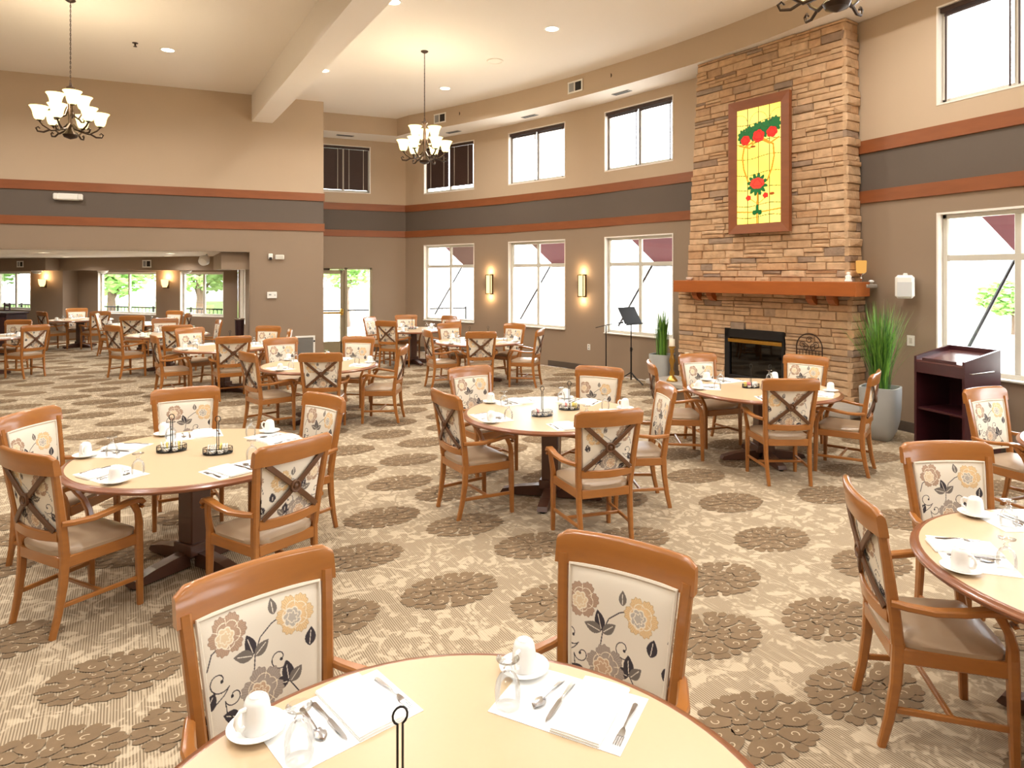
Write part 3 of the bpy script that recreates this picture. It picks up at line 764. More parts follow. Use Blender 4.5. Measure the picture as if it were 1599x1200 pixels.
# ------------------------------------------------------------------ round table
TR, TZ = .79, .76
def table_proto():
    pr = []
    g = G(); g.lathe([(.752, TZ-.03), (.752, TZ)], 72); pr.append(('tabletop', g.mesh('tabletop', 'laminate'), []))
    g = G(); n = 72; prof = [(.75, TZ-.034), (.75, TZ-.0003), (.756, TZ), (.764, TZ-.0005), (.77, TZ-.003), (.774, TZ-.009), (.783, TZ-.0105), (.79, TZ-.016), (.79, TZ-.026), (.782, TZ-.034)]
    g.rings([[(r*math.cos(2*math.pi*k/n), r*math.sin(2*math.pi*k/n), z) for r, z in prof] for k in range(n)], closed=True); pr.append(('edge_band', g.mesh('edge_band', 'edge_wood', angle=50), []))
    g = G(); g.box((0, 0, TZ-.05), (.5, .5, .03), bev=.004); pr.append(('top_plate', g.mesh('top_plate', 'base_wood'), []))
    g = G(); g.box((0, 0, .40), (.15, .15, .62), bev=.008); g.box((0, 0, .68), (.2, .2, .04), bev=.006); g.box((0, 0, .13), (.19, .19, .08), bev=.006); pr.append(('column', g.mesh('column', 'base_wood'), []))
    for k in range(4):
        M = Matrix.Rotation(k*math.pi/2, 3, 'Z')
        P = [(.06, .11), (.14, .105), (.30, .085), (.44, .055), (.46, .02), (.44, .012), (.06, .012)]
        g = G(); vs = [M @ Vector((x, s*.042, z)) for s in (-1, 1) for x, z in P]; m = len(P)
        g.add(vs, [tuple(range(m)), tuple(range(m, 2*m))[::-1]] + [(i, (i+1) % m, m+(i+1) % m, m+i) for i in range(m)]); ft = g.mesh('foot', 'base_wood', smooth=False)
        c = M @ Vector((.42, 0, 0)); g = G(); g.lathe([(.022, 0), (.022, .012), (.012, .016)], 12, c); gl = g.mesh('glide', 'black_metal')
        pr.append(('foot', ft, [('glide', gl)]))
    return pr
TABLE = table_proto()
# ------------------------------------------------------------------ place setting
def cutlery():
    out = {}
    def blade(prof, zt):   # prof: (y, halfwidth); flat strip with a little thickness
        g = G(); rr_ = [[(-w, y, z), (w, y, z), (w*.8, y, z+.003), (-w*.8, y, z+.003)] for y, w, z in prof]; g.rings(rr_); return g
    g = blade([(-.1, .004, .001), (-.095, .0085, .001), (-.06, .007, .002), (-.02, .0042, .005), (.0, .004, .005), (.005, .0075, .004), (.06, .0085, .002), (.09, .006, .001), (.104, .0015, .0)], 0)
    out['knife'] = [('dinner_knife', g.mesh('dinner_knife', 'steel'), [])]
    h = blade([(-.095, .004, .001), (-.09, .009, .001), (-.055, .0068, .002), (-.01, .0032, .006), (.025, .003, .005)], 0)
    g = blade([(.025, .003, .005), (.034, .009, .002), (.05, .0115, .0), (.055, .0115, .0)], 0); tines = G()
    for k in range(4):
        x = -.009+.006*k; tines.box((x, .074, .002), (.0028, .042, .002))
    g.v += []; o = len(g.v); g.v += tines.v; g.f += [tuple(i+o for i in f) for f in tines.f]; g.m += tines.m
    out['fork'] = [('handle', h.mesh('handle', 'steel'), []), ('fork_head', g.mesh('fork_head', 'steel'), [])]
    h = blade([(-.085, .004, .001), (-.08, .0085, .001), (-.05, .0065, .002), (-.01, .003, .006), (.03, .0028, .005)], 0)
    g = G(); rr_ = []
    for i in range(9):
        t = i/8; y = .028+.055*t; hw = .0185*math.sin(math.pi*min(.98, .06+.92*t))**.6
        rr_.append([(-hw, y, .007), (-hw*.5, y, .0015), (hw*.5, y, .0015), (hw, y, .007), (hw*.5, y, .0035), (-hw*.5, y, .0035)])
    g.rings(rr_); out['spoon'] = [('handle', h.mesh('handle', 'steel'), []), ('spoon_bowl', g.mesh('spoon_bowl', 'steel'), [])]
    return out
CUT = cutlery()
g = G(); g.box((0, 0, .0008), (.39, .262, .0016)); MAT_P = [('paper_placemat', g.mesh('paper_placemat', 'paper', smooth=False), [])]
def napkin():
    g = G(); n = 10
    for lay, (hw, hh, z) in enumerate(((.07, .135, .001), (.069, .133, .006))):
        rr_ = []
        for j in range(n+1):
            y = -hh+2*hh*j/n
            rr_.append([(-hw, y, z), (hw, y, z), (hw, y, z+.004), (hw*.4, y, z+.0065+.0012*math.sin(j*1.1+lay)), (-hw*.4, y, z+.006+.0015*math.cos(j*.9)), (-hw-.001, y, z+.004)])
        g.rings(rr_)
    return g
NAP = [('folded_napkin', napkin().mesh('folded_napkin', 'linen', angle=60), [])]
g = G(); g.lathe([(.03, 0), (.042, .002), (.044, .006), (.062, .011), (.0775, .016), (.078, .018), (.062, .0145), (.044, .010), (.04, .008), (.0, .008)], 36); SAUCER = [('saucer', g.mesh('saucer', 'ceramic', angle=60), [])]
def cup():   # mug lying mouth-down
    g = G(); g.lathe([(.0405, 0), (.0405, .003), (.039, .02), (.0365, .05), (.033, .072), (.028, .083), (.02, .086), (.0195, .089), (.017, .089), (.0165, .0865), (.0, .0865)], 32); b = g.mesh('cup_body', 'ceramic', angle=60)
    g = G(); g.sweep([((x, 0, z), .011, .009) for x, z in ((.034, .068), (.05, .07), (.062, .06), (.0645, .044), (.058, .028), (.046, .02), (.0375, .022))], ref=(0, 1, 0)); h = g.mesh('handle', 'ceramic', angle=60)
    return [('cup_body', b, []), ('handle', h, [])]
CUP = cup()
def goblet():  # stemmed water glass standing mouth-down
    g = G(); g.lathe([(.034, 0), (.0365, .02), (.038, .045), (.034, .07), (.024, .088), (.012, .096)], 28, cap=False); b = g.mesh('bowl', 'clear_glass', angle=70)
    g = G(); g.lathe([(.012, .096), (.008, .1), (.013, .107), (.008, .113), (.007, .12), (.012, .126)], 20, cap=False); st = g.mesh('stem', 'clear_glass', angle=70)
    g = G(); g.lathe([(.012, .126), (.032, .132), (.034, .135), (.0, .136)], 28, cap=False); ft = g.mesh('foot', 'clear_glass', angle=70)
    return [('bowl', b, []), ('stem', st, []), ('foot', ft, [])]
GOB = goblet()
def setting(tx, ty, ang, tphrase, jit=1.0, full=True):
    a = R(ang); o = (math.cos(a), math.sin(a)); fw = (-o[0], -o[1]); rt = (fw[1], -fw[0]); rz = math.atan2(fw[1], fw[0]) - math.pi/2
    j = lambda s: random.uniform(-s, s)*jit
    def at(r, i): return tx+o[0]*TR+rt[0]*r+fw[0]*i, ty+o[1]*TR+rt[1]*r+fw[1]*i
    z = TZ+.0002; jr, ji = j(.015), j(.01)
    def s(pr, nm, lab, cat, r, i, dz, da=0.0): spawn(pr, nm, lab+' at '+tphrase, cat, (*at(r+jr, i+ji), z+dz), rz+da, lab+'s on the tables')
    s(MAT_P, 'paper_placemat', 'white paper placemat', 'placemat', -.02, .218, 0, j(.06))
    s(NAP, 'folded_napkin', 'folded white napkin', 'napkin', -.085+j(.004), .212, .0018, j(.04))
    if full:
        s(CUT['fork'], 'dinner_fork', 'steel fork', 'fork', -.192+j(.004), .222, .0018, j(.06)+.03)
        s(CUT['knife'], 'dinner_knife', 'steel knife', 'knife', .008+j(.003), .215, .0018, j(.03))
        s(CUT['spoon'], 'tea_spoon', 'steel spoon', 'spoon', .05+j(.008), .2, .0018, j(.15)-.1)
    cr, ci = .17+j(.012), .125+j(.015)
    s(SAUCER, 'saucer', 'white saucer', 'saucer', cr, ci, .0018)
    s(CUP, 'coffee_cup', 'upside-down white coffee cup', 'cup', cr, ci, .0105, random.uniform(-2, 2))
    s(GOB, 'water_goblet', 'upside-down stemmed water glass', 'glass', .135+j(.02), .30+j(.015), .0018)
def caddy_proto():
    pr = []; A, B = .095, .058
    oval = lambda k, n, s=1: (A*s*math.cos(2*math.pi*k/n), B*s*math.sin(2*math.pi*k/n))
    n = 28
    g = G(); g.prism([oval(k, n) for k in range(n)], .003, .006); pr.append(('base_tray', g.mesh('base_tray', 'wire_black', smooth=False), []))
    for z in (.006, .042):
        g = G(); g.tube([(*oval(k, n), z) for k in range(n)], .0022, 5, True); pr.append(('hoop', g.mesh('hoop', 'wire_black'), []))
    g = G(); m = 8
    for k in range(m):
        a0, a1 = 2*math.pi*k/m, 2*math.pi*(k+1)/m; P = []
        for i in range(13):
            t = i/12; a = a0+(a1-a0)*t; P.append((A*math.cos(a), B*math.sin(a), .024+.015*math.sin(2*math.pi*t)))
        g.tube(P, .0014, 4); P = [(A*math.cos(a0+(a1-a0)*(.5+.3*math.cos(q))), B*math.sin(a0+(a1-a0)*(.5+.3*math.cos(q))), .024+.012*math.sin(q)) for q in [i*.628 for i in range(10)]]
        g.tube(P, .0013, 4, True)
        g.tube([(A*math.cos(a0), B*math.sin(a0), .006), (A*math.cos(a0), B*math.sin(a0), .042)], .0018, 4)
    pr.append(('scrollwork', g.mesh('scrollwork', 'wire_black'), []))
    g = G()
    P = [(-.006, 0, .006), (-.006, 0, .215)] + [(.017*math.sin(q), 0, .238-.02*math.cos(q)) for q in [-.35-i*(2*math.pi-.7)/12 for i in range(13)]] + [(.006, 0, .215), (.006, 0, .006)]
    g.tube(P, .0028, 6); pr.append(('carry_handle', g.mesh('carry_handle', 'wire_black'), []))
    return pr
CADDY = caddy_proto()
PK = []
for mname in ('packet_white', 'packet_white', 'packet_pink', 'packet_white', 'packet_yellow'):
    g = G(); g.box((0, 0, 0), (.052, .008, .054), bev=.003); PK.append([('condiment_packet', g.mesh('condiment_packet', mname), [])])
g = G(); g.lathe([(.012, 0), (.017, .004), (.0185, .018), (.021, .019), (.021, .021), (0, .021)], 16); PK.append([('creamer_tub', g.mesh('creamer_tub', 'packet_white'), [])])
def caddy(x, y, rz, phrase):
    spawn(CADDY, 'condiment_caddy', 'black wire condiment caddy with a looped handle '+phrase, 'caddy', (x, y, TZ+.001), rz, 'condiment caddies on the tables')
    c, s = math.cos(rz), math.sin(rz)
    for i in range(9):
        lx = -.06+.015*i + random.uniform(-.002, .002); 
        if abs(lx) < .012: continue
        k = random.choice((0, 0, 1, 1, 3, 3, 2, 4)); ly = random.uniform(-.008, .008)
        o = spawn(PK[k], 'condiment_packet', 'small '+('white', 'white', 'pink', 'white', 'yellow')[k]+' condiment packet in the wire caddy '+phrase, 'packet', (x+lx*c-ly*s, y+lx*s+ly*c, TZ+.0375), 0, 'condiment packets')
        o.rotation_euler = (random.uniform(-.15, .15), random.uniform(-.2, .2), rz+math.pi/2+random.uniform(-.15, .15))
    for ly, lx in ((.036, -.03), (-.036, .02), (-.034, -.035)):
        spawn(PK[5], 'creamer_tub', 'tiny white creamer tub in the wire caddy '+phrase, 'creamer', (x+lx*c-ly*s, y+lx*s+ly*c, TZ+.0072), 0, 'creamer tubs')

# tables: centre, phrase, chairs (rail x, y, heading or None, label)
# tables: centre, phrase, chairs (rail x, y, heading or None, chair tag, chair label)
TB = {
 1: ((-.185, 5.126), 'the tan table facing the alcove', [
   (-1.0, 4.50, 40, 'free-armed X-backed', 'X-backed armchair with one scrolled arm clear of the tan table facing the alcove'),
   (-1.27, 5.76, None, 'carpet-edge', 'floral-padded armchair beside the free-armed one at the tan table facing the alcove'),
   (-.3, 6.4, None, 'alcove-side', 'armchair on the alcove side of the tan table, behind its caddies'),
   (.74, 5.61, None, 'grille-side', 'armchair turned from the grille-side table, at the tan table facing the alcove'),
   (.38, 4.17, 121, 'placemat-hiding X-backed', 'X-backed armchair between the tan table and the bare-centred table')]),
 2: ((2.70, 5.41), 'the mid-carpet table', [
   (1.70, 5.36, 8, 'tan-table-side', 'X-backed armchair at the mid-carpet table, backing onto the tan table'),
   (2.39, 6.7, None, 'sconce-side', 'floral-backed armchair at the mid-carpet table, backing onto the sconce-wall table'),
   (3.63, 6.14, None, 'music-stand-side', 'floral-backed armchair at the mid-carpet table, backing onto the music stand'),
   (3.59, 4.93, 160, 'fireplace-side', 'armchair at the mid-carpet table, backing onto the fireplace table'),
   (2.56, 4.19, 85, 'rosette-backed', 'X-backed armchair at the mid-carpet table, backing onto the bare-centred table')]),
 3: ((5.34, 5.60), 'the fireplace table', [
   (4.38, 6.25, -28, 'music-stand-side', 'armchair at the fireplace table, on its music stand side'),
   (5.33, 6.67, -93, 'candlestick-side', 'armchair at the fireplace table, backing onto the gold candlesticks'),
   (6.41, 6.02, None, 'iron-screen-side', 'armchair at the fireplace table, backing onto the arched iron screen'),
   (5.98, 4.76, 121, 'planter-side', 'armchair at the fireplace table, beside the tall grass planter'),
   (4.89, 4.77, 66, 'X-backed', 'X-backed armchair at the fireplace table, backing onto the open carpet')]),
 4: ((.455, 1.365), 'the bare-centred table', [
   (.11, 2.41, -70, 'tan-table-side', 'floral-backed armchair at the bare-centred table, backing onto the tan table'),
   (1.33, 2.08, -146, 'open-carpet-side', 'floral-backed armchair at the bare-centred table, backing onto open flowered carpet')]),
 5: ((3.45, 1.547), 'the lectern-facing table', [
   (2.66, 2.17, -36, 'edge-on X-backed', 'X-backed armchair at the lectern-facing table, its seat tucked under the rim'),
   (3.85, 2.59, None, 'lectern-side', 'floral-backed armchair at the lectern-facing table, backing onto the dark lectern'),
   (2.40, .93, 30, 'bare-table-side', 'armchair at the lectern-facing table, next to the bare-centred table')]),
 6: ((1.20, 9.5), 'the grille-side table', [
   (.28, 9.07, 20, 'alcove-side', 'armchair at the grille-side table, backing onto the carpet before the alcove'),
   (.8, 10.83, None, 'grille-side', 'floral-backed armchair backing onto the white wall grille'),
   (1.94, 10.62, None, 'door-side', 'floral-backed armchair at the grille-side table, backing onto the glass exit door'),
   (2.25, 9.04, 155, 'clear-armed', 'armchair at the grille-side table, its back to the sconce-wall table'),
   (1.11, 8.63, 75, 'X-backed', 'X-backed armchair at the grille-side table, backing onto the tan table')]),
 7: ((0.0, 12.45), 'the alcove-mouth table', [
   (-1.02, 12.15, 14, 'open-carpet-side', 'armchair at the alcove-mouth table, on its open carpet side'), (-.57, 13.57, None, 'header-side', 'floral-backed armchair at the alcove-mouth table, under the wall header'),
   (.77, 13.41, None, 'thermostat-side', 'armchair at the alcove-mouth table, backing onto the thermostat wall'), (1.05, 12.4, None, 'door-side', 'armchair at the alcove-mouth table, on the exit door side'),
   (.14, 11.48, None, 'X-backed', 'X-backed armchair at the alcove-mouth table, beside the grille-side table')]),
 8: ((-1.05, 15.5), 'the table under the header', [
   (-1.95, 14.8, None, 'counter-side', 'X-backed armchair at the table under the header, on its counter side'), (-.82, 14.38, None, 'hall-side', 'X-backed armchair at the table under the header, on the hall side'),
   (-1.19, 16.62, None, 'window-side', 'armchair at the table under the header, on the alcove window side'), (-.1, 15.7, None, 'bin-side', 'armchair seen edge-on at the table under the header, beside the tall bin')]),
 9: ((4.3, 11.65), 'the sconce-wall table', [
   (3.27, 11.4, 0, 'grille-side', 'armchair at the sconce-wall table, backing onto the grille-side table'),
   (4.11, 12.75, None, 'exit-side', 'floral-backed armchair at the sconce-wall table, backing onto the exit-door table'),
   (5.26, 12.14, None, 'wall-side', 'floral-backed armchair with its back to the bowed sconce wall'),
   (5.17, 10.8, 140, 'baseboard-side', 'X-backed armchair at the sconce-wall table, nearest the wall outlet'),
   (4.02, 10.72, None, 'carpet-side', 'X-backed armchair at the sconce-wall table, backing onto the mid-carpet table')]),
 10: ((3.87, 14.65), 'the exit-door table', [
   (3.05, 15.35, None, 'door-side', 'armchair at the exit-door table, beside the door sidelight'), (3.12, 13.95, None, 'X-backed', 'X-backed armchair at the exit-door table'),
   (4.0, 15.75, None, 'corner-side', 'armchair at the exit-door table, in the corner of the walls'), (4.85, 15.05, None, 'window-side', 'armchair at the exit-door table, against the first bowed window'),
   (4.5, 13.7, None, 'sconce-side', 'armchair at the exit-door table, on the sconce side')]),
 11: ((-4.35, 16.2), 'the counter-side table', [(-4.02, 17.3, None, 'alcove-side', 'floral-backed armchair at the counter-side table'), (-3.33, 15.5, 135, 'header-side', 'X-backed armchair at the counter-side table'), (-5.2, 15.5, None, 'hall-side', 'armchair at the counter-side table, on the hall side')]),
 12: ((-3.6, 21.5), 'the pillar-side table', [(-4.36, 20.95, None, 'counter-side', 'X-backed armchair at the pillar-side table, next to the dark counter'), (-3.0, 20.6, None, 'hall-side', 'X-backed armchair at the pillar-side table, next to the alcove-window table'), (-3.85, 22.5, None, 'pillar-side', 'floral-backed armchair before the corner pillar')]),
 13: ((-1.87, 19.1), 'the alcove-window table', [(-2.85, 19.2, 0, 'counter-side', 'armchair seen edge-on at the alcove-window table'), (-1.98, 18.05, None, 'hall-side', 'X-backed armchair at the alcove-window table'), (-1.2, 19.95, None, 'window-side', 'floral-backed armchair under the alcove windows'), (-.82, 18.85, None, 'side-wall', 'armchair at the alcove-window table, on the side wall side')]),
 14: ((5.99, 2.54), 'the window-side table', [(6.0, 3.7, None, 'lectern-side', 'floral-backed armchair right beside the dark lectern')]),
}
for k, ((tx, ty), ph, chs) in TB.items():
    spawn(TABLE, 'round_dining_table', {1: 'round wood-edged table with two caddies on the carpet facing the alcove', 2: 'round wood-edged table in the middle of the open carpet', 4: 'round wood-edged table with a bare tan centre and one loop-handled caddy'}.get(k, 'round wood-edged dining table, '+ph), 'table', (tx, ty, 0), R(20+17*k), 'round dining tables')
    for (x, y, fc, tg, lab) in chs:
        to = math.degrees(math.atan2(ty-y, tx-x)); fc = to if fc is None else fc
        chair(x, y, fc, lab, 'armchairs at '+ph)
        setting(tx, ty, to+180, 'the %s seat of %s' % (tg, ph), 1.0 if k != 4 else .3, full=k in (1, 2, 3, 4, 5, 6, 9, 14))
caddy(-.335, 5.258, R(5), 'on the tan table, alcove side'); caddy(-.038, 5.06, R(-5), 'on the tan table, carpet side')
caddy(2.554, 5.29, R(-10), 'on the mid-carpet table'); caddy(2.9, 5.44, R(-20), 'on the mid-carpet table, fireplace side')
caddy(5.27, 5.70, R(-15), 'on the fireplace table'); caddy(5.42, 5.58, R(-15), 'on the fireplace table, planter side')
caddy(.367, 1.5, R(0), 'on the bare-centred table')
caddy(4.2, 11.8, R(-20), 'on the sconce-wall table'); caddy(4.55, 11.75, R(-20), 'on the sconce-wall table, wall side'); caddy(3.9, 14.8, 0, 'on the exit-door table'); caddy(.1, 12.6, .3, 'on the alcove-mouth table')

# ------------------------------------------------------------------ stone fireplace (local x along its face, y into the wall)
FPX, FPA = (7.137, 8.887), math.atan2(-.97859, .20582)
fp = thing('stone_fireplace', 'tall tapered ledgestone fireplace with a wood mantel and black gas firebox', 'fireplace', (*FPX, 0), FPA)
def ul(z): return -.225+.225*(z-1.87)/3.56 if z > 1.8 else -.40
def ur(z): return 2.414+.053*(5.43-z)/3.5 if z > 1.8 else 2.5
g = G()
for z0, z1 in ((0, 1.8), (1.8, 5.418)):
    e = .001
    pl = lambda z: [(ul(z+e)+.02, .045, z), (ur(z+e)-.02, .045, z), (ur(z+e)-.02, .28, z), (ul(z+e)+.02, .52, z)]
    b, t_ = pl(z0), [(x, y, z1) for (x, y, _) in pl(z1-2*e)]
    g.add(b+t_, [(3,2,1,0),(4,5,6,7)]+[(i, (i+1) % 4, 4+(i+1) % 4, 4+i) for i in range(4)])
g.obj('mortar_core', 'mortar', fp, smooth=False)
STV = []
def stone_mesh(seed):
    r2 = random.Random(seed); j = lambda s: r2.uniform(-s, s); g = G(); c = .03
    F = [(-.5+c+j(.02), -.5+j(.1), -.5+.08+j(.05)), (.5-c+j(.02), -.5+j(.1), -.5+.08+j(.05)), (.5-c+j(.02), -.5+j(.1), .5-.08+j(.05)), (-.5+c+j(.02), -.5+j(.1), .5-.08+j(.05))]
    M = [(-.5, -.25+j(.08), -.5+j(.02)), (.5, -.25+j(.08), -.5+j(.02)), (.5, -.25+j(.08), .5-j(.02)), (-.5, -.25+j(.08), .5)]
    Bk = [(-.5, .5, -.5), (.5, .5, -.5), (.5, .5, .5), (-.5, .5, .5)]
    mid = (j(.2), -.56+j(.05), j(.15))
    g.add(F+M+Bk+[mid], [(0,1,12),(1,2,12),(2,3,12),(3,0,12)]+[(4+i, 4+(i+1) % 4, (i+1) % 4, i) for i in range(4)]+[(8+i, 8+(i+1) % 4, 4+(i+1) % 4, 4+i) for i in range(4)])
    return g.mesh('stone', 'ledge_stone', smooth=False)
STV = [stone_mesh(s) for s in range(12)]
stones = []; r3 = random.Random(11); z = 0.0
while z < 5.41:
    h = r3.choice((.065, .08, .095, .11, .125)); h = min(h, 5.415-z)
    if h < .03: break
    zc = z+h/2; spans = [(ul(zc)-.02, ur(zc)+.015)]
    if zc+h*.3 > .38 and zc-h*.3 < 1.16: spans = [(ul(zc)-.02, .52), (1.55, ur(zc)+.015)]
    for s0, s1 in spans:
        x = s0
        while x < s1-.01:
            L = r3.uniform(.16, .52)
            if s1-(x+L) < .14: L = s1-x
            if L > .55: L /= 2
            hh = h
            if r3.random() < .22 and h > .09:
                for q in (0, 1): stones.append((x+L/2, zc+(q-.5)*h/2, L-.003, h/2-.003, r3.uniform(.06, .082), 0))
            else: stones.append((x+L/2, zc, L-.003, h-.003, r3.uniform(.06, .088), 0))
            x += L
    y0 = -.03; tot = .32
    cut = r3.uniform(.35, .7)
    for a, b in (((0, cut), (cut, 1)) if r3.random() < .55 else ((0, 1),)):
        stones.append((y0+tot*(a+b)/2, zc, tot*(b-a)-.003, h-.003, r3.uniform(.05, .085), 1))
    z += h
area = lambda s: s[2]*s[3]*(1 if s[5] == 0 else .45)*(0 if s[1] < .3 else 1)
stones.sort(key=area, reverse=True)
def place_stone(s):
    a, zc, L, h, d, side = s
    if side == 0: return Vector((a, .05-d/2, zc)), (0, 0, 0), (L, d, h)
    return Vector((ur(zc)-.025+d/2, a, zc)), (0, 0, math.pi/2), (L, d, h)
for i, s in enumerate(stones[:300]):
    p, r_, sc = place_stone(s); put('stone', STV[i % 12], fp, p, r_, sc)
# smaller stones beyond the first 300: one part
import itertools
rest = stones[300:]
# keep visual colour variety: gather them in one joined part
g = G()
for i, s in enumerate(rest):
    p, r_, sc = place_stone(s); M = Matrix.Rotation(r_[2], 3, 'Z'); me = STV[i % 12]
    g.add([p + M @ Vector((v.co.x*sc[0], v.co.y*sc[1], v.co.z*sc[2])) for v in me.vertices], [tuple(f.vertices) for f in me.polygons])
m2 = MATS['ledge_stone'].copy(); m2.name = 'ledge_stone_small'; nt = m2.node_tree
oi = [n for n in nt.nodes if n.type == 'OBJECT_INFO'][0]; crn = [n for n in nt.nodes if n.type == 'VALTORGB'][0]
gn = nt.nodes.new('ShaderNodeNewGeometry'); nt.links.new(gn.outputs['Random Per Island'], crn.inputs[0]); MATS['ledge_stone_small'] = m2
o = g.obj('small_stones', 'ledge_stone_small', fp, smooth=False); o['kind'] = 'stuff'
# mantel on corbels
g = G(); g.box((1.22, -.12, 1.80), (3.02, .36, .19), bev=.008); mt = g.obj('mantel', 'mantel_wood', fp, smooth=False); mt['label'] = 'thick orange-brown wooden mantel beam'
for u in (.02, .31, 2.0, 2.3):
    g = G(); P = [(-.16, 1.705), (.03, 1.705), (.03, 1.57), (-.03, 1.57), (-.1, 1.6), (-.15, 1.65)]
    vs = [(u+s*.05, y, zz) for s in (-1, 1) for y, zz in P]; m = len(P)
    g.add(vs, [tuple(range(m)), tuple(range(m, 2*m))[::-1]] + [(i, (i+1) % m, m+(i+1) % m, m+i) for i in range(m)]); g.obj('corbel', 'mantel_wood', mt, smooth=False)
# side ledge and hearth
g = G(); g.box((ur(1.85)+.12, .10, 1.84), (.30, .28, .05), bev=.01); g.obj('side_ledge', 'hearth_stone', fp, smooth=False)
g = G(); g.box((1.15, -.33, .24), (3.4, .7, .08), bev=.015); g.obj('hearth_slab', 'hearth_stone', fp, smooth=False)
g = G(); g.box((1.15, -.28, .1), (3.24, .58, .2), bev=.01); g.obj('hearth_base', 'mortar', fp, smooth=False)
# gas firebox
fb = G(); u0, u1, z0, z1 = .52, 1.55, .36, 1.16
for c, d in ((((u0+u1)/2, -.01, z1-.07), (u1-u0, .05, .14)), ((u0+.045, -.01, (z0+z1)/2), (.09, .05, z1-z0)), ((u1-.02, -.01, (z0+z1)/2), (.04, .05, z1-z0)), (((u0+u1)/2, -.01, z0+.04), (u1-u0, .05, .08))): fb.box(c, d, bev=.004)
fb.box(((u0+u1)/2, .3, (z0+z1)/2), (u1-u0, .02, z1-z0))
fbo = fb.obj('firebox', 'firebox_black', fp, smooth=False)
g = G(); g.box(((u0+u1)/2+.02, -.042, .975), (u1-u0-.1, .014, .055), bev=.004); g.obj('brass_strip', 'brass', fbo, smooth=False)
g = G(); g.quad((u0+.09, -.005, z0+.08), (u1-.04, -.005, z0+.08), (u1-.04, -.005, z1-.2), (u0+.09, -.005, z1-.2)); g.obj('glass_front', 'fire_glass', fbo, smooth=False)
for i in range(3):
    g = G(); g.tube([(u0+.25+.12*i, .12+.03*i, z0+.1), (u0+.6+.12*i, .16-.05*i, z0+.14+.04*i)], [.04, .035], 8); g.obj('gas_log', 'bark', fbo)
# stained glass panel
sg = thing('stained_glass_panel', 'backlit yellow stained glass panel of red roses in a wide wooden frame on the chimney', 'stained glass', (*FPX, 0), FPA)
gx0, gx1, gz0, gz1 = .80, 1.545, 2.75, 4.48
SYF = -.1
g = G(); fwid = .14; ox0, ox1, oz0, oz1 = gx0-fwid, gx1+fwid, gz0-fwid, gz1+fwid
def mitre(a, b, c, d, y0=-.085, y1=-.125):
    g = G(); V = [a, b, c, d]
    # outer edge a-b thick back, inner edge d-c nearer the glass
    g.add([(a[0], -.055, a[1]), (b[0], -.055, b[1]), (b[0], y1, b[1]), (a[0], y1, a[1]), (d[0], -.055, d[1]), (c[0], -.055, c[1]), (c[0], y0-.025, c[1]), (d[0], y0-.025, d[1])],
          [(0,1,2,3),(3,2,6,7),(7,6,5,4),(4,5,1,0),(0,3,7,4),(1,5,6,2)]); return g
frame_corners = [(ox0, oz0), (ox1, oz0), (ox1, oz1), (ox0, oz1)]; inn = [(gx0, gz0), (gx1, gz0), (gx1, gz1), (gx0, gz1)]
for i in range(4): mitre(frame_corners[i], frame_corners[(i+1) % 4], inn[(i+1) % 4], inn[i]).obj('frame_board', 'trim_wood', sg, smooth=False)
nu, nv = 130, 300; U, V = np.meshgrid(np.linspace(0, 1, nu), np.linspace(0, 1, nv)); X = (U*(gx1-gx0)).ravel(); Z = (V*(gz1-gz0)).ravel(); Wd, Hd = gx1-gx0, gz1-gz0
N = X.size; cc = np.tile(np.array(lin((255, 226, 96))[:3]), (N, 1))
fx, fz = X/Wd, 1-Z/Hd     # fz from the top
glow = .5+.5*np.sin(fz*9+np.sin(fx*5)*.8); cc = cc*(1-.28*glow[:, None]) + np.array(lin((255, 244, 160))[:3])*.28*glow[:, None]
def sput(mask, c): cc[mask] = np.array(lin(c)[:3])
LEAD = (70, 58, 16)
for t in (.25, .5, .75): sput(np.abs(X-(t+.0)*Wd) < .005, LEAD)
for t in (.13, .30, .43, .57, .70, .84, .94): sput(np.abs(fz-t-.012*np.sin(fx*6)) < .0026, LEAD)
for cx in (.05, .5, .95): sput(np.abs(np.hypot((fx-cx)*Wd, (fz-.13)*Hd)-.15) < .003, LEAD)
def blob(cx, cz, rx, rz, c, lobes=0, amp=0.0, ph=0.0, edge=(30, 40, 20)):
    dx, dz = (fx-cx)/rx, (fz-cz)/rz; r = np.hypot(dx, dz); p = np.arctan2(dz, dx); e = 1+amp*np.abs(np.sin(p*lobes/2+ph))-amp*.5
    sput(r < e, edge); sput(r < e*.95, c); return r/e, p
def stem(P, wd, c):
    P = np.array(P)*[Wd, Hd]; d = np.full(N, 9.)
    for a, b in zip(P[:-1], P[1:]):
        ab = b-a; t = np.clip(((fx*Wd-a[0])*ab[0]+(fz*Hd-a[1])*ab[1])/(ab@ab), 0, 1); d = np.minimum(d, np.hypot(fx*Wd-a[0]-t*ab[0], fz*Hd-a[1]-t*ab[1]))
    sput(d < wd, c)
ST = (200, 132, 34)
stem([(.5, .25), (.35, .3), (.17, .33), (.13, .42), (.16, .52), (.27, .64)], .013, ST); stem([(.5, .25), (.68, .3), (.83, .34), (.85, .44), (.8, .54), (.7, .64)], .013, ST)
stem([(.06, .31), (.3, .345), (.5, .27), (.75, .33), (.95, .29)], .011, ST); stem([(.48, .7), (.47, .9), (.47, 1.0)], .013, ST); stem([(0, .89), (.5, .905), (1, .885)], .009, ST)
stem([(.28, .775), (.47, .83)], .005, ST); stem([(.7, .77), (.47, .84)], .005, ST)
for cx, cz, rx, rz in ((.14, .235, .11, .06), (.3, .21, .13, .055), (.5, .195, .16, .06), (.7, .185, .14, .06), (.87, .175, .12, .065), (.62, .225, .12, .045), (.38, .235, .12, .045)): blob(cx, cz, rx, rz, (24, 92, 44), 9, .3, cx*9)
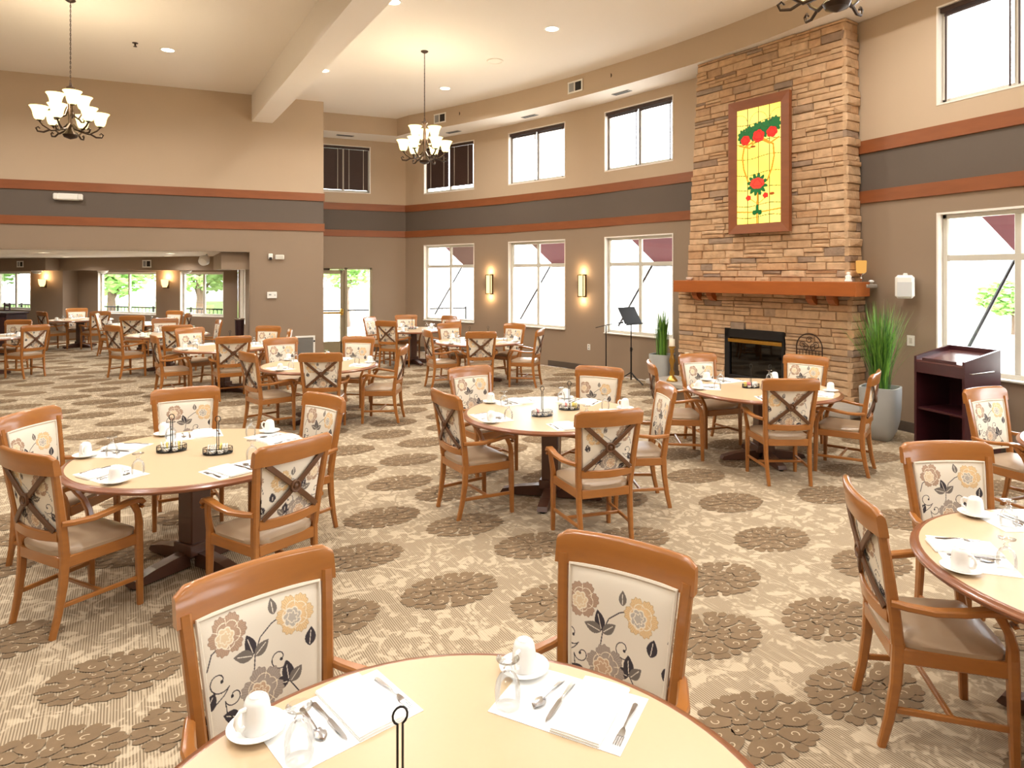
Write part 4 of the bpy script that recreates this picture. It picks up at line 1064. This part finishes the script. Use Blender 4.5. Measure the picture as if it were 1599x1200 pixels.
for cx, cz, rx, rz in ((.2, .27, .11, .042), (.5, .25, .135, .054), (.8, .235, .12, .046)):
    r, p = blob(cx, cz, rx, rz, (224, 44, 34), 6, .14, cx*5); sput((np.abs(r-.55-.1*np.sin(p*3)) < .05) | ((np.abs(np.sin(p*2.5+cx*7)) < .07) & (r > .55) & (r < .95)), (150, 18, 20))
blob(.47, .665, .2, .083, (24, 92, 44), 12, .4, .4)
r, p = blob(.47, .655, .165, .048, (232, 60, 44), 7, .12, .4); sput((np.abs(r-.55-.1*np.sin(p*3)) < .05), (160, 24, 24))
for cx, cz in ((.27, .775), (.66, .765)): blob(cx, cz, .06, .023, (224, 44, 34), 5, .2, 0)
for cx, cz, rx, rz in ((.47, .875, .035, .036), (.41, .905, .055, .02), (.53, .905, .055, .02)): blob(cx, cz, rx, rz, (24, 92, 44), 2, .2)
blob(.38, .335, .06, .009, (130, 60, 20)); blob(.8, .755, .06, .012, (150, 70, 20))
g = G(); y = -.1; g.v = [(gx0+a, y, gz0+b) for a, b in zip(X, Z)]; g.f = [(j*nu+i, j*nu+i+1, (j+1)*nu+i+1, (j+1)*nu+i) for j in range(nv-1) for i in range(nu-1)]; g.m = [0]*len(g.f)
me = g.mesh('glass_picture', 'stained_glass', smooth=False, recalc=False); at = me.color_attributes.new('print', 'FLOAT_COLOR', 'POINT'); at.data.foreach_set('color', np.c_[cc, np.ones(N)].astype(np.float32).ravel())
put('glass_picture', me, sg)
g = G(); g.box(((gx0+gx1)/2, -.07, (gz0+gz1)/2), (gx1-gx0+.02, .03, gz1-gz0+.02)); g.obj('light_box', 'white_frame', sg, smooth=False)
def fpt(u, y, z): c, s = math.cos(FPA), math.sin(FPA); return (FPX[0]+u*c-y*s, FPX[1]+u*s+y*c, z)
# objects on the mantel, ledge and hearth
def lathe_thing(name, label, cat, loc, parts, group=None):
    t = thing(name, label, cat, loc, 0, group)
    for pn, m, prof in parts: g = G(); g.lathe(prof, 24); g.obj(pn, m, t, angle=50)
    return t
lathe_thing('candle_goblet', 'amber glass candle holder on a silver stem, on the stone side ledge', 'candle holder', fpt(ur(1.85)+.14, .07, 1.867),
  [('stem', 'silver', [(.05, 0), (.05, .008), (.02, .02), (.014, .05), (.026, .07), (.012, .09), (.02, .12), (.045, .14), (.0, .142)]), ('glass_cup', 'amber_glow', [(.04, .14), (.06, .16), (.066, .30), (.062, .31), (.055, .17), (0, .165)])])
lathe_thing('figurine', 'small white ceramic figurine on the mantel end next to the amber candle holder', 'figurine', fpt(2.5, -.05, 1.897),
  [('body', 'ceramic', [(.045, 0), (.05, .01), (.035, .04), (.04, .07), (.025, .09), (.0, .092)]), ('head', 'ceramic', [(.0, .085), (.022, .095), (.026, .11), (.02, .128), (0, .133)])])
lathe_thing('votive_dish', 'tiny white dish on the mantel end toward the music stand', 'dish', fpt(-.14, -.08, 1.897),
  [('bowl', 'ceramic', [(.03, 0), (.05, .02), (.055, .045), (.048, .045), (.02, .012), (0, .01)]), ('rim', 'ceramic', [(.052, .04), (.057, .043), (.052, .047)])])
lathe_thing('ledge_ornament', 'small pale ornament at the far end of the stone side ledge', 'ornament', fpt(ur(1.85)+.21, .19, 1.867),
  [('foot', 'silver', [(.04, 0), (.04, .008), (.01, .012), (0, .012)]), ('knob', 'ceramic', [(0, .01), (.03, .02), (.036, .035), (.02, .05), (0, .053)])])
for (u, y, hh, lab) in ((-.12, -.52, .56, 'tall turned gold candlestick with a cream pillar candle, in front on the hearth'), (-.02, -.28, .42, 'shorter turned gold candlestick close against the stone on the hearth')):
    prof = [(.09, 0), (.09, .02), (.06, .05), (.03, .08), (.045, .12), (.025, .17), (.03, .24), (.05, .30), (.03, .36), (.022, .40), (.04, .44), (.03, .47), (.06, .50), (.06, .51), (0, .51)]; f_ = hh/.51
    parts = [('shaft', 'gold', [(r_, z_*f_) for r_, z_ in prof])]
    if hh > .5: parts.append(('pillar_candle', 'candle', [(.045, hh+.001), (.045, hh+.11), (.04, hh+.115), (0, hh+.112)]))
    else: parts.append(('pillar_candle', 'candle', [(.035, hh+.001), (.035, hh+.03), (0, hh+.03)]))
    lathe_thing('candlestick', lab, 'candlestick', fpt(u, y, .281), parts, 'candlesticks on the hearth')
# wrought-iron trivet screen leaning on the stone
tv = thing('iron_arch_screen', 'arched wrought iron scroll screen standing on the hearth against the stone', 'iron screen', fpt(1.97, -.09, .281), FPA)
g = G(); P = [(-.19, 0, 0), (-.19, 0, .66)] + [(.19*math.cos(q), 0, .70+.19*math.sin(q)) for q in [math.pi-i*math.pi/14 for i in range(15)]] + [(.19, 0, .66), (.19, 0, 0)]; g.tube(P, .009, 6); g.obj('arch_frame', 'iron_brown', tv)
for zz in (.66, .15): g = G(); g.tube([(-.19, 0, zz), (.19, 0, zz)], .007, 6); g.obj('crossbar', 'iron_brown', tv)
for i in range(7): x = -.142+.0475*i; g = G(); g.tube([(x, 0, .15), (x, 0, .66)], .005, 6); g.obj('bar', 'iron_brown', tv)
for cx, cz, s in ((-.1, .73, 1), (.1, .73, -1), (0, .80, 1), (-.055, .70, -1), (.055, .70, 1)):
    g = G(); g.tube([(cx+s*.05*(1-.04*i)*math.cos(i*.5+.6), 0, cz+.05*(1-.04*i)*math.sin(i*.5+.6)) for i in range(18)], .005, 6); g.obj('scroll', 'iron_brown', tv)

# ------------------------------------------------------------------ planters, lectern, stands
def planter(x, y, s, label, gh, nb, spread, seed, wid=.013):
    t = thing('grass_planter', label, 'planter', (x, y, 0), R(25))
    def sq(hw, z, n=6, p=5):
        out = []
        for k in range(32):
            a = 2*math.pi*k/32; c, sn = math.cos(a), math.sin(a); e = (abs(c)**p+abs(sn)**p)**(-1/p); out.append((hw*e*c, hw*e*sn, z))
        return out
    g = G(); H_ = .64*s
    g.rings([sq(.10*s, 0), sq(.115*s, .01), sq(.16*s, .10*s), sq(.19*s, .22*s), sq(.205*s, .38*s), sq(.21*s, H_), sq(.19*s, H_), sq(.185*s, H_-.05)]); g.obj('pot', 'planter_grey', t, angle=50)
    g = G(); g.add(sq(.187*s, H_-.045), [tuple(range(32))]); g.obj('soil', 'soil', t, smooth=False)
    r4 = random.Random(seed); g = G()
    for i in range(nb):
        a = r4.uniform(0, 6.283); r0 = r4.uniform(0, .11*s); lean = spread*abs(r4.gauss(.45, .35)); hgt = gh*r4.uniform(.6, 1.0)*(1-.1*lean); w0 = wid*r4.uniform(.6, 1.1)
        d = Vector((math.cos(a), math.sin(a), 0)); sd = Vector((-d.y, d.x, 0)); b0 = d*r0 + Vector((0, 0, H_-.06)); A = []; B = []
        for k in range(6):
            q = k/5; p = b0 + d*lean*hgt*(q**1.7)*.55 + Vector((0, 0, hgt*(q-.12*lean*q**3))); ww = w0*(1-q)**.6*(.6+.4*min(1, q*4)) + .0006
            A.append(p-sd*ww/2); B.append(p+sd*ww/2)
        g.add(A+B, [(k, k+1, 7+k, 6+k) for k in range(5)])
    o = g.obj('grass_blades', 'grass_blade', t, smooth=False, recalc=False); o['kind'] = 'stuff'
planter(7.30, 5.72, 1.0, 'tall tapered grey planter of bright arching grass between the chimney and the lectern', 1.15, 420, .75, 5)
planter(7.1, 9.85, .92, 'grey planter of dark upright grass between the music stand and the fireplace', .9, 170, .3, 9, .022)

lc = thing('lectern', 'dark mahogany open-shelved lectern with a sloped reading top by the window', 'lectern', (7.02, 4.81, 0), -math.pi/2+R(-6))
# local: +x toward the room's front (left to right along the face), +y toward the window wall
g = G();
for s in (-1, 1):
    P = [(0, 0), (.5, 0), (.5, 1.2), (.0, 1.09)]; gg = G(); vs = [(s*.285+dx, y, z) for dx in (-.014, .014) for y, z in P]
    gg.add(vs, [(0,1,2,3),(7,6,5,4)]+[(i, (i+1) % 4, 4+(i+1) % 4, 4+i) for i in range(4)]); gg.obj('side_panel', 'mahogany', lc, smooth=False)
g.box((0, .49, .58), (.545, .018, 1.16)); g.obj('back_panel', 'mahogany', lc, smooth=False)
for zz in (.06, .52): g = G(); g.box((0, .25, zz), (.545, .46, .024)); g.obj('shelf', 'mahogany', lc, smooth=False)
g = G(); g.box((0, .012, .985), (.545, .02, .14)); g.obj('front_apron', 'mahogany', lc, smooth=False)
g = G(); g.add([(-.27, .0, 1.055), (.27, .0, 1.055), (.27, .49, 1.15), (-.27, .49, 1.15), (-.27, .0, 1.03), (.27, .0, 1.03), (.27, .49, 1.125), (-.27, .49, 1.125)], [(0,1,2,3),(7,6,5,4),(0,4,5,1),(1,5,6,2),(2,6,7,3),(3,7,4,0)]); g.obj('reading_top', 'lectern_top', lc, smooth=False)
g = G(); g.box((0, .005, 1.068), (.4, .018, .03), bev=.004); g.obj('book_stop', 'mahogany', lc, smooth=False)
g = G(); g.box((0, .49, 1.175), (.545, .02, .05)); g.obj('top_rail', 'mahogany', lc, smooth=False)
g = G(); g.tube([(.305, .06, .97), (.33, .06, .97), (.33, .36, .985), (.305, .36, .985)], .008, 8); g.obj('side_handle', 'silver', lc)
for zz in (.3, .72): g = G(); g.lathe([(.012, 0), (.012, .004), (0, .006)], 12, (0.02, .478, zz)); g.obj('shelf_pin', 'silver', lc)

ms = thing('music_stand', 'black music stand with a tilted desk in front of the bowed window', 'music stand', (6.85, 10.45, 0), R(20))
g = G(); g.tube([(0, 0, .06), (0, 0, .62)], .014, 8); g.obj('lower_tube', 'black_metal', ms)
g = G(); g.tube([(0, 0, .6), (0, 0, 1.12)], .01, 8); g.obj('upper_tube', 'black_metal', ms)
g = G(); g.lathe([(.02, .58), (.022, .6), (.022, .64), (.016, .66)], 12); g.box((.03, 0, .62), (.04, .012, .012)); g.obj('height_clamp', 'black_metal', ms)
for k in range(3):
    a = k*2.094+.3; g = G(); g.tube([(0, 0, .2), (.16*math.cos(a), .16*math.sin(a), .1), (.33*math.cos(a), .33*math.sin(a), .012)], .01, 6); g.obj('leg', 'black_metal', ms)
M = Matrix.Rotation(R(60), 3, 'X'); g = G(); g.box((0, .03, 1.24), (.5, .34, .008), M); dk = g.obj('desk', 'stand_black', ms, smooth=False)
g = G(); g.box((0, -.075, 1.085), (.5, .05, .008), Matrix.Rotation(R(-30), 3, 'X')); g.obj('lip', 'stand_black', dk, smooth=False)
mk = thing('microphone_stand', 'slim black microphone stand with a short boom beside the music stand', 'microphone stand', (6.79, 11.23, 0), R(10))
g = G(); g.lathe([(.13, 0), (.13, .015), (.03, .03), (.02, .04), (0, .04)], 28); g.obj('round_base', 'black_metal', mk)
g = G(); g.tube([(0, 0, .03), (0, 0, 1.0)], .011, 8); g.obj('pole', 'black_metal', mk)
g = G(); g.tube([(-.18, .1, .96), (0, 0, 1.01), (.22, -.12, 1.05)], .007, 8); g.obj('boom', 'black_metal', mk)
g = G(); g.tube([(.22, -.12, 1.05), (.30, -.163, 1.064)], [.014, .02], 10); g.obj('microphone', 'black_metal', mk)

# ------------------------------------------------------------------ wall fittings
def plate(name, label, cat, loc, rz, parts, group=None):
    t = thing(name, label, cat, loc, rz, group)
    for pn, m, boxes in parts:
        g = G()
        for c, d in boxes: g.box(c, d, bev=min(d)*.2)
        g.obj(pn, m, t, smooth=False)
    return t
def arc_at(a): x, y = arc(a); return x, y, R(a)+math.pi/2        # local +y points into the room
def sconce(x, y, z, rz, label, h=.48, w=.17):
    t = plate('wall_sconce', label, 'sconce', (x, y, z), rz, [('back_plate', 'bronze', [((0, .008, 0), (w, .016, h))]),
      ('lamp_shade', 'sconce_glow', [((0, .055, 0), (w-.03, .07, h-.05))]),
      ('side_bar', 'bronze', [((-w/2+.014, .086, 0), (.016, .016, h-.02))]), ('side_bar', 'bronze', [((w/2-.014, .086, 0), (.016, .016, h-.02))]),
      ('cap', 'bronze', [((0, .05, h/2-.018), (w-.02, .085, .02))]), ('cap', 'bronze', [((0, .05, -h/2+.018), (w-.02, .085, .02))])], 'wall sconces')
    c, s = math.cos(rz), math.sin(rz)
    for zz in (h/2+.06, -h/2-.06):
        l = bpy.data.lights.new('sconce_light', 'POINT'); l.energy = 5; l.color = (1, .68, .36); l.shadow_soft_size = .04
        lo = put('sconce_light', l, t, (0, .1, zz))
for a, lab in ((25.42, 'lit rectangular wall sconce on the bowed wall nearer the exit door'), (18.58, 'lit rectangular wall sconce on the bowed wall nearer the fireplace')):
    x, y, rz = arc_at(a); sconce(x, y, 1.755, rz, lab)
def small_sconce(x, y, z, rz, label):
    t = thing('cup_sconce', label, 'sconce', (x, y, z), rz, 'cup sconces in the alcove')
    g = G(); g.box((0, .01, -.05), (.1, .02, .2), bev=.004); g.obj('back_plate', 'bronze', t, smooth=False)
    g = G(); g.lathe([(.05, -.12), (.085, -.04), (.1, .1), (.095, .1), (.08, -.03), (0, -.11)], 20, (0, .11, 0)); g.obj('lamp_shade', 'sconce_glow', t)
    g = G(); g.lathe([(.0, -.16), (.04, -.15), (.055, -.12), (.0, -.118)], 16, (0, .11, 0)); g.obj('cup_holder', 'bronze', t)
    l = bpy.data.lights.new('sconce_light', 'POINT'); l.energy = 14; l.color = (1, .62, .3); l.shadow_soft_size = .05; put('sconce_light', l, t, (0, .13, .18))
small_sconce(-1.46, 21.46, 1.74, R(135), 'glowing cup sconce between the two alcove windows')
small_sconce(-4.95, 24.25, 1.74, R(135), 'glowing cup sconce on the wall section beside the corner pillar')
x, y, rz = arc_at(18.2); plate('wall_outlet', 'white wall outlet under the sconce nearer the fireplace', 'outlet', (x, y, .5), rz, [('cover', 'white_plastic', [((0, .004, 0), (.075, .008, .12))]), ('socket', 'grey_plastic', [((0, .009, .025), (.03, .004, .03))]), ('socket', 'grey_plastic', [((0, .009, -.025), (.03, .004, .03))])])
plate('emergency_light', 'white emergency light box on the grey band above the alcove', 'emergency light', (-2.78, Y_L, 3.5), math.pi, [('housing', 'white_plastic', [((0, .05, 0), (.36, .09, .13))]), ('lamp_head', 'white_plastic', [((-.2, .07, 0), (.09, .1, .12))]), ('lamp_head', 'white_plastic', [((.2, .07, 0), (.09, .1, .12))])])
plate('security_camera', 'small white camera on the wall right of the alcove opening', 'camera', (.93, Y_L, 2.36), math.pi, [('mount', 'white_plastic', [((0, .03, .02), (.09, .06, .12))]), ('lens', 'dark_slot', [((0, .08, -.03), (.06, .05, .06))])])
plate('alarm_box', 'white alarm box beside the small wall camera', 'alarm box', (1.12, Y_L, 2.365), math.pi, [('housing', 'white_plastic', [((0, .03, 0), (.18, .06, .1))]), ('front_face', 'white_frame', [((0, .062, 0), (.15, .006, .08))])])
plate('thermostat', 'white thermostat on the wall right of the alcove opening', 'thermostat', (.96, Y_L, 1.54), math.pi, [('housing', 'white_plastic', [((0, .02, 0), (.2, .04, .14))]), ('display', 'grey_plastic', [((.04, .042, .01), (.05, .004, .03))]), ('button', 'grey_plastic', [((-.06, .042, 0), (.02, .004, .02))])])
gr = thing('wall_grille', 'white framed return-air grille low on the wall beside the exit corner', 'grille', (1.655, Y_L, .36), math.pi)
g = G()
for c, d in (((0, .012, .25), (.42, .025, .04)), ((0, .012, -.25), (.42, .025, .04)), ((-.19, .012, 0), (.04, .025, .46)), ((.19, .012, 0), (.04, .025, .46))): g.box(c, d, bev=.004)
g.obj('grille_frame', 'white_plastic', gr, smooth=False)
sl = G(); sl.box((0, 0, 0), (.34, .004, .022), Matrix.Rotation(R(35), 3, 'X')); sl = sl.mesh('slat', 'mesh_grey', smooth=False)
for i in range(19): put('slat', sl, gr, (0, .012, -.22+.0245*i))
g = G(); g.lathe([(.02, 0), (.02, .01), (0, .012)], 12); kn = g.obj('latch_knob', 'black_metal', gr); kn.rotation_euler = (R(-90), 0, 0); kn.location = (-.19, .026, .15)
plate('wall_speaker', 'white loudspeaker on the right wall above the grass planter', 'speaker', (X_C-.02, 5.86, 1.84), R(124), [('cabinet', 'white_plastic', [((0, .15, 0), (.21, .15, .29))]), ('bracket', 'white_plastic', [((0, .045, .13), (.05, .09, .08))]), ('grille_cloth', 'speaker_cloth', [((0, .227, -.03), (.16, .006, .18))])])
plate('switch_plate', 'white switch plate on the right wall behind the tall grass', 'switch', (X_C, 5.8, 1.16), math.pi/2, [('cover', 'white_plastic', [((0, .004, 0), (.1, .008, .13))]), ('rocker', 'white_frame', [((0, .01, 0), (.035, .006, .07))])])
def vent(name, label, loc, rz, w=.36, h=.2, m='white_plastic', group=None):
    t = thing(name, label, 'vent', loc, rz, group)
    g = G()
    for c, d in (((0, .008, h/2), (w+.04, .016, .03)), ((0, .008, -h/2), (w+.04, .016, .03)), ((-w/2, .008, 0), (.03, .016, h)), ((w/2, .008, 0), (.03, .016, h)), ((.02, .008, 0), (.02, .014, h))): g.box(c, d, bev=.003)
    g.obj('vent_frame', m, t, smooth=False)
    g = G(); g.box((-w*.22, .004, 0), (w*.44, .006, h-.03)); g.obj('dark_throat', 'dark_slot', t, smooth=False)
    g = G(); g.box((w*.26, .006, 0), (w*.44, .006, h-.03)); g.obj('damper_face', 'grey_plastic', t, smooth=False)
    return t
def sof(a): o = .62+.31*max(0, (a-9)/22); x, y = arc(a, o); return x, y, R(a)+math.pi/2
for a, lab in ((17.4, 'two-part air vent on the soffit face nearer the chimney'), (27.4, 'two-part air vent on the soffit face nearer the exit door')):
    x, y, rz = sof(a); vent('soffit_vent', lab, (x, y, 5.64), rz, group='soffit vents')
vent('alcove_vent', 'two-part air vent on the alcove bulkhead', (-1.95, 21.05, 2.28), R(135), .3, .18)
vent('pillar_vent', 'two-part air vent on the bulkhead near the corner pillar', (-5.55, 24.1, 2.29), R(135), .26, .16)
def slot(a, off, lab):
    x, y = arc(a, off); t = thing('slot_diffuser', lab, 'vent', (x, y, ZS), R(a)+math.pi/2, 'slot diffusers under the soffit')
    g = G(); g.box((0, 0, -.006), (.42, .12, .012), bev=.003); g.obj('plate', 'grey_plastic', t, smooth=False)
    for q in (-.03, .03): g = G(); g.box((0, q, -.013), (.36, .03, .004)); g.obj('slot', 'dark_slot', t, smooth=False)
for a in (15.3, 21.6, 27.6): slot(a, .35, 'dark slot diffuser under the soffit above the bowed windows')
t = thing('slot_diffuser', 'dark slot diffuser under the soffit above the exit door', 'vent', (2.75, Y_A-.45, ZS), 0, 'slot diffusers under the soffit')
g = G(); g.box((0, 0, -.006), (.42, .12, .012), bev=.003); g.obj('plate', 'grey_plastic', t, smooth=False)
for q in (-.03, .03): g = G(); g.box((0, q, -.013), (.36, .03, .004)); g.obj('slot', 'dark_slot', t, smooth=False)
def sprinkler(x, y, z, lab, side=None):
    t = thing('sprinkler_head', lab, 'sprinkler', (x, y, z), side or 0, 'sprinkler heads')
    g = G(); g.lathe([(.045, 0), (.045, -.008), (.015, -.012), (.012, -.05), (0, -.05)], 16); g.obj('escutcheon', 'bronze', t)
    g = G(); g.lathe([(.03, -.06), (.03, -.065), (0, -.065)], 12); g.tube([(.014, 0, -.045), (.02, 0, -.055), (.012, 0, -.062)], .004, 5); g.obj('deflector', 'bronze', t)
    if side is not None: t.rotation_euler = (R(90), 0, side)
sprinkler(-1.357, 12.765, ZC, 'ceiling sprinkler head beside the recessed light over the alcove wall')
for a, lab in ((15.2, 'sidewall sprinkler on the soffit face nearer the chimney'), (25.9, 'sidewall sprinkler on the soffit face nearer the exit door')):
    x, y, rz = sof(a); sprinkler(x, y, 5.66, lab, rz+math.pi)
lathe_thing('ceiling_speaker', 'flat round ceiling speaker between the recessed lights', 'speaker', (4.5, 11.28, ZC-.022), [('rim', 'soffit_white', [(.15, .02), (.15, .006), (.13, 0), (.12, .01)]), ('grille', 'ceiling_paint', [(.125, .012), (.06, .004), (0, .003)])])

# recessed cans: real lamps in the ceiling
def can(x, y, z, lab, power, r=.1):
    t = thing('recessed_light', lab, 'ceiling light', (x, y, z), 0, 'recessed ceiling lights')
    g = G(); n = 24; g.rings([[(rr_*math.cos(2*math.pi*k/n), rr_*math.sin(2*math.pi*k/n), zz) for rr_, zz in ((r+.03, -.001), (r+.025, -.008), (r, -.006), (r, -.001))] for k in range(n)], closed=True); g.obj('trim_ring', 'white_plastic', t)
    g = G(); g.add([(r*math.cos(2*math.pi*k/n), r*math.sin(2*math.pi*k/n), -.003) for k in range(n)], [tuple(range(n))]); g.obj('lens', 'can_glow', t, smooth=False)
    l = bpy.data.lights.new('can_lamp', 'AREA'); l.shape = 'DISK'; l.size = r*2; l.energy = power; l.color = (1, .96, .9); l.spread = R(150)
    put('can_lamp', l, t, (0, 0, -.012))
for x, y in ((-6.1, 12.8), (-3.5, 12.85), (-.884, 12.945), (1.731, 13.089), (4.216, 13.359), (-5.6, 9.2), (-3.0, 9.3), (-.4, 9.35), (2.2, 9.4), (4.735, 9.454),
             (-5, 5.6), (-2.4, 5.6), (.2, 5.7), (4.4, 5.7), (6.4, 5.4), (-4.5, 1.9), (-1.6, 1.9), (.9, 2.0), (4.9, 1.6), (6.7, 2.0), (-4, -2), (-1, -2), (3.4, -2), (6, -2)):
    can(x, y, ZC, {(-.884, 12.945): 'lit recessed ceiling light above the alcove wall, beside the sprinkler', (1.731, 13.089): 'lit recessed ceiling light tucked right behind the oblique beam',
        (4.216, 13.359): 'lit recessed ceiling light nearest the exit corner soffit', (2.2, 9.4): 'lit recessed ceiling light beside the beam, away from the alcove wall', (4.735, 9.454): 'lit recessed ceiling light nearest the chimney'}.get((x, y), 'lit recessed ceiling light further back over the hall'), CAN_W)
for x, y in ((-3.63, 17.58), (-1.12, 17.2), (-1.35, 19.6), (-6.2, 18), (-6.2, 22), (-4.03, 22.0)): can(x, y, ZF, 'lit recessed round light in the low alcove ceiling', 16, .09)

# ------------------------------------------------------------------ chandeliers
def chandelier_proto():
    pr = []
    g = G(); g.lathe([(.065, 0), (.065, -.012), (.04, -.03), (.012, -.04), (0, -.04)], 20); pr.append(('canopy', g.mesh('canopy', 'bronze'), []))
    g = G(); n = 34; top, bot = -.04, -1.16
    for i in range(n):
        zc = top+(bot-top)*(i+.5)/n; hh = (top-bot)/n*.62; q = i % 2; P = [((.008*math.cos(b) if q else 0), (0 if q else .008*math.cos(b)), zc+hh*math.sin(b)) for b in [k*.785 for k in range(8)]]; g.tube(P, .0032, 4, True)
    g.tube([(.003, 0, top), (.004, .003, (top+bot)/2), (0, 0, bot)], .0025, 4); ch = g.mesh('chain', 'bronze'); pr.append(('chain', ch, []))
    z0 = -1.95
    g = G(); g.lathe([(0, z0-.01), (.03, z0+.0), (.08, z0+.02), (.095, z0+.055), (.06, z0+.10), (.03, z0+.15), (.03, z0+.3), (.036, z0+.45), (.02, z0+.6), (.03, z0+.68), (.055, z0+.705), (.055, z0+.72), (.02, z0+.735), (.012, z0+.79), (0, z0+.79)], 20); pr.append(('column', g.mesh('column', 'bronze'), []))
    sh = [(r_*1.3, z_*1.34) for r_, z_ in [(.028, 0), (.044, .01), (.055, .04), (.061, .075), (.074, .11), (.092, .135), (.088, .135), (.07, .108), (.055, .07), (.03, .015), (0, .012)]]
    def ring(n_, rad, zs, ph, zb):
        for k in range(n_):
            a = 2*math.pi*k/n_+ph; c, s = math.cos(a), math.sin(a); f3 = lambda r, z: (r*c, r*s, z)
            P = [f3(.03, zb+.12), f3(rad*.3, zb+.03), f3(rad*.62, zb+.0), f3(rad*.88, zs-.07), f3(rad, zs-.015)]
            g = G(); g.tube(P, [.014, .015, .015, .013, .012], 7); cp = f3(rad, zs); g.lathe([(.012, -.02), (.034, -.012), (.036, -.004), (0, -.002)], 14, cp)
            am = g.mesh('arm', 'bronze')
            g = G(); g.tube([f3(rad*.66, zb+.005), f3(rad*.86, zb-.035), f3(rad*1.05, zb-.03), f3(rad*1.1, zb+.01), f3(rad*1.03, zb+.03), f3(rad*.97, zb+.005)], [.013, .013, .012, .012, .01, .008], 6); sc = g.mesh('scroll', 'bronze')
            g = G(); g.lathe(sh, 22, cp); gl = g.mesh('shade', 'shade_glow', angle=60)
            pr.append(('arm', am, [('scroll', sc)])); pr.append(('shade', gl, []))
    ring(6, .36, z0+.22, .2, z0+.09); ring(3, .19, z0+.45, .75, z0+.30)
    return pr
CH = chandelier_proto()
for x, y, lab in ((-1.98, 11.125, 'nine-shade bronze chandelier hanging in front of the wall above the alcove'), (3.188, 11.272, 'nine-shade bronze chandelier hanging before the high bowed windows'), (4.07, 3.54, 'nine-shade bronze chandelier hanging near the chimney top'), (-1.2, 3.4, 'nine-shade bronze chandelier over the carpet behind the tan tables')):
    if y == 3.4: continue
    t = spawn(CH, 'chandelier', lab, 'chandelier', (x, y, ZC), random.random()*1.0 if y != 11.272 else .6, 'bronze chandeliers')
    for k in range(3):
        l = bpy.data.lights.new('chandelier_bulb', 'POINT'); l.energy = CHAND_W/3; l.color = (1, .83, .6); l.shadow_soft_size = .08
        a = k*2.094; put('chandelier_bulb', l, t, (.36*math.cos(a), .36*math.sin(a), -1.42))

# ------------------------------------------------------------------ alcove furniture
ct = thing('dark_counter', 'dark cherry counter below the alcove window at the far end', 'counter', (-5.28, 20.83, 0), R(-45))
g = G(); g.box((0, 0, .5), (1.5, .5, 1.0), bev=.01); g.obj('body', 'booth_dark', ct, smooth=False)
g = G(); g.box((0, 0, 1.02), (1.58, .56, .04), bev=.008); g.obj('worktop', 'booth_dark', ct, smooth=False)
for s in (-.36, .36): g = G(); g.box((s, -.255, .52), (.68, .02, .8), bev=.006); g.obj('door_panel', 'mahogany', ct, smooth=False)
def slat_chair(x, y, rz, lab):
    t = thing('slat_back_chair', lab, 'chair', (x, y, 0), rz, 'dark slat-back chairs')
    for sx in (-.2, .2):
        g = G(); g.box((sx, -.2, .6), (.035, .035, 1.2)); g.obj('leg', 'booth_dark', t, smooth=False)
        g = G(); g.box((sx, .2, .23), (.035, .035, .46)); g.obj('leg', 'booth_dark', t, smooth=False)
    g = G(); g.box((0, 0, .47), (.46, .46, .04), bev=.01); g.obj('seat', 'booth_dark', t, smooth=False)
    for zz in (.85, .98, 1.12): g = G(); g.box((0, -.2, zz), (.4, .02, .055)); g.obj('back_slat', 'booth_dark', t, smooth=False)
slat_chair(-5.9, 23.3, R(-60), 'dark slat-back chair behind the dark counter nearer the window end'); slat_chair(-5.35, 22.75, R(-60), 'dark slat-back chair behind the dark counter nearer the pillar')
hs = thing('tall_bin', 'tall dark slatted bin standing against the alcove side wall', 'bin', (.32, 16.0, 0), 0)
g = G(); g.lathe([(.07, 0), (.075, .3), (.1, 1.0), (.09, 1.0), (.07, .05), (0, .04)], 10); g.obj('body', 'booth_dark', hs, smooth=False)
g = G(); g.lathe([(.1, .99), (.105, 1.01), (.098, 1.02), (.092, 1.0)], 16); g.obj('rim', 'silver', hs)
sp = thing('hanging_speaker', 'small white speaker angled from the alcove side bulkhead', 'speaker', (-.42, 17.3, 2.32), R(150))
g = G(); g.lathe([(.0, -.1), (.1, -.09), (.13, .0), (.09, .1), (0, .12)], 16); b = g.obj('cabinet', 'white_plastic', sp); b.rotation_euler = (R(60), 0, 0)
g = G(); g.tube([(0, 0, 0), (0, -.08, .08), (0, -.1, .15)], .015, 6); g.obj('bracket', 'grey_plastic', sp)
for x, y, lab in ((-3.25, 22.75, 'white dome ceiling light at the alcove window nearer the pillar'), (-.95, 20.4, 'white dome ceiling light at the alcove window beside the side wall'), (-5.1, 23.9, 'white dome ceiling light above the corner pillar')):
    lathe_thing('dome_fixture', lab, 'ceiling light', (x, y, 2.1), [('pan', 'white_plastic', [(.14, 0), (.15, -.02), (.13, -.03), (0, -.03)]), ('diffuser', 'white_frame', [(.13, -.028), (.12, -.06), (.07, -.09), (0, -.1)])], 'dome fixtures')
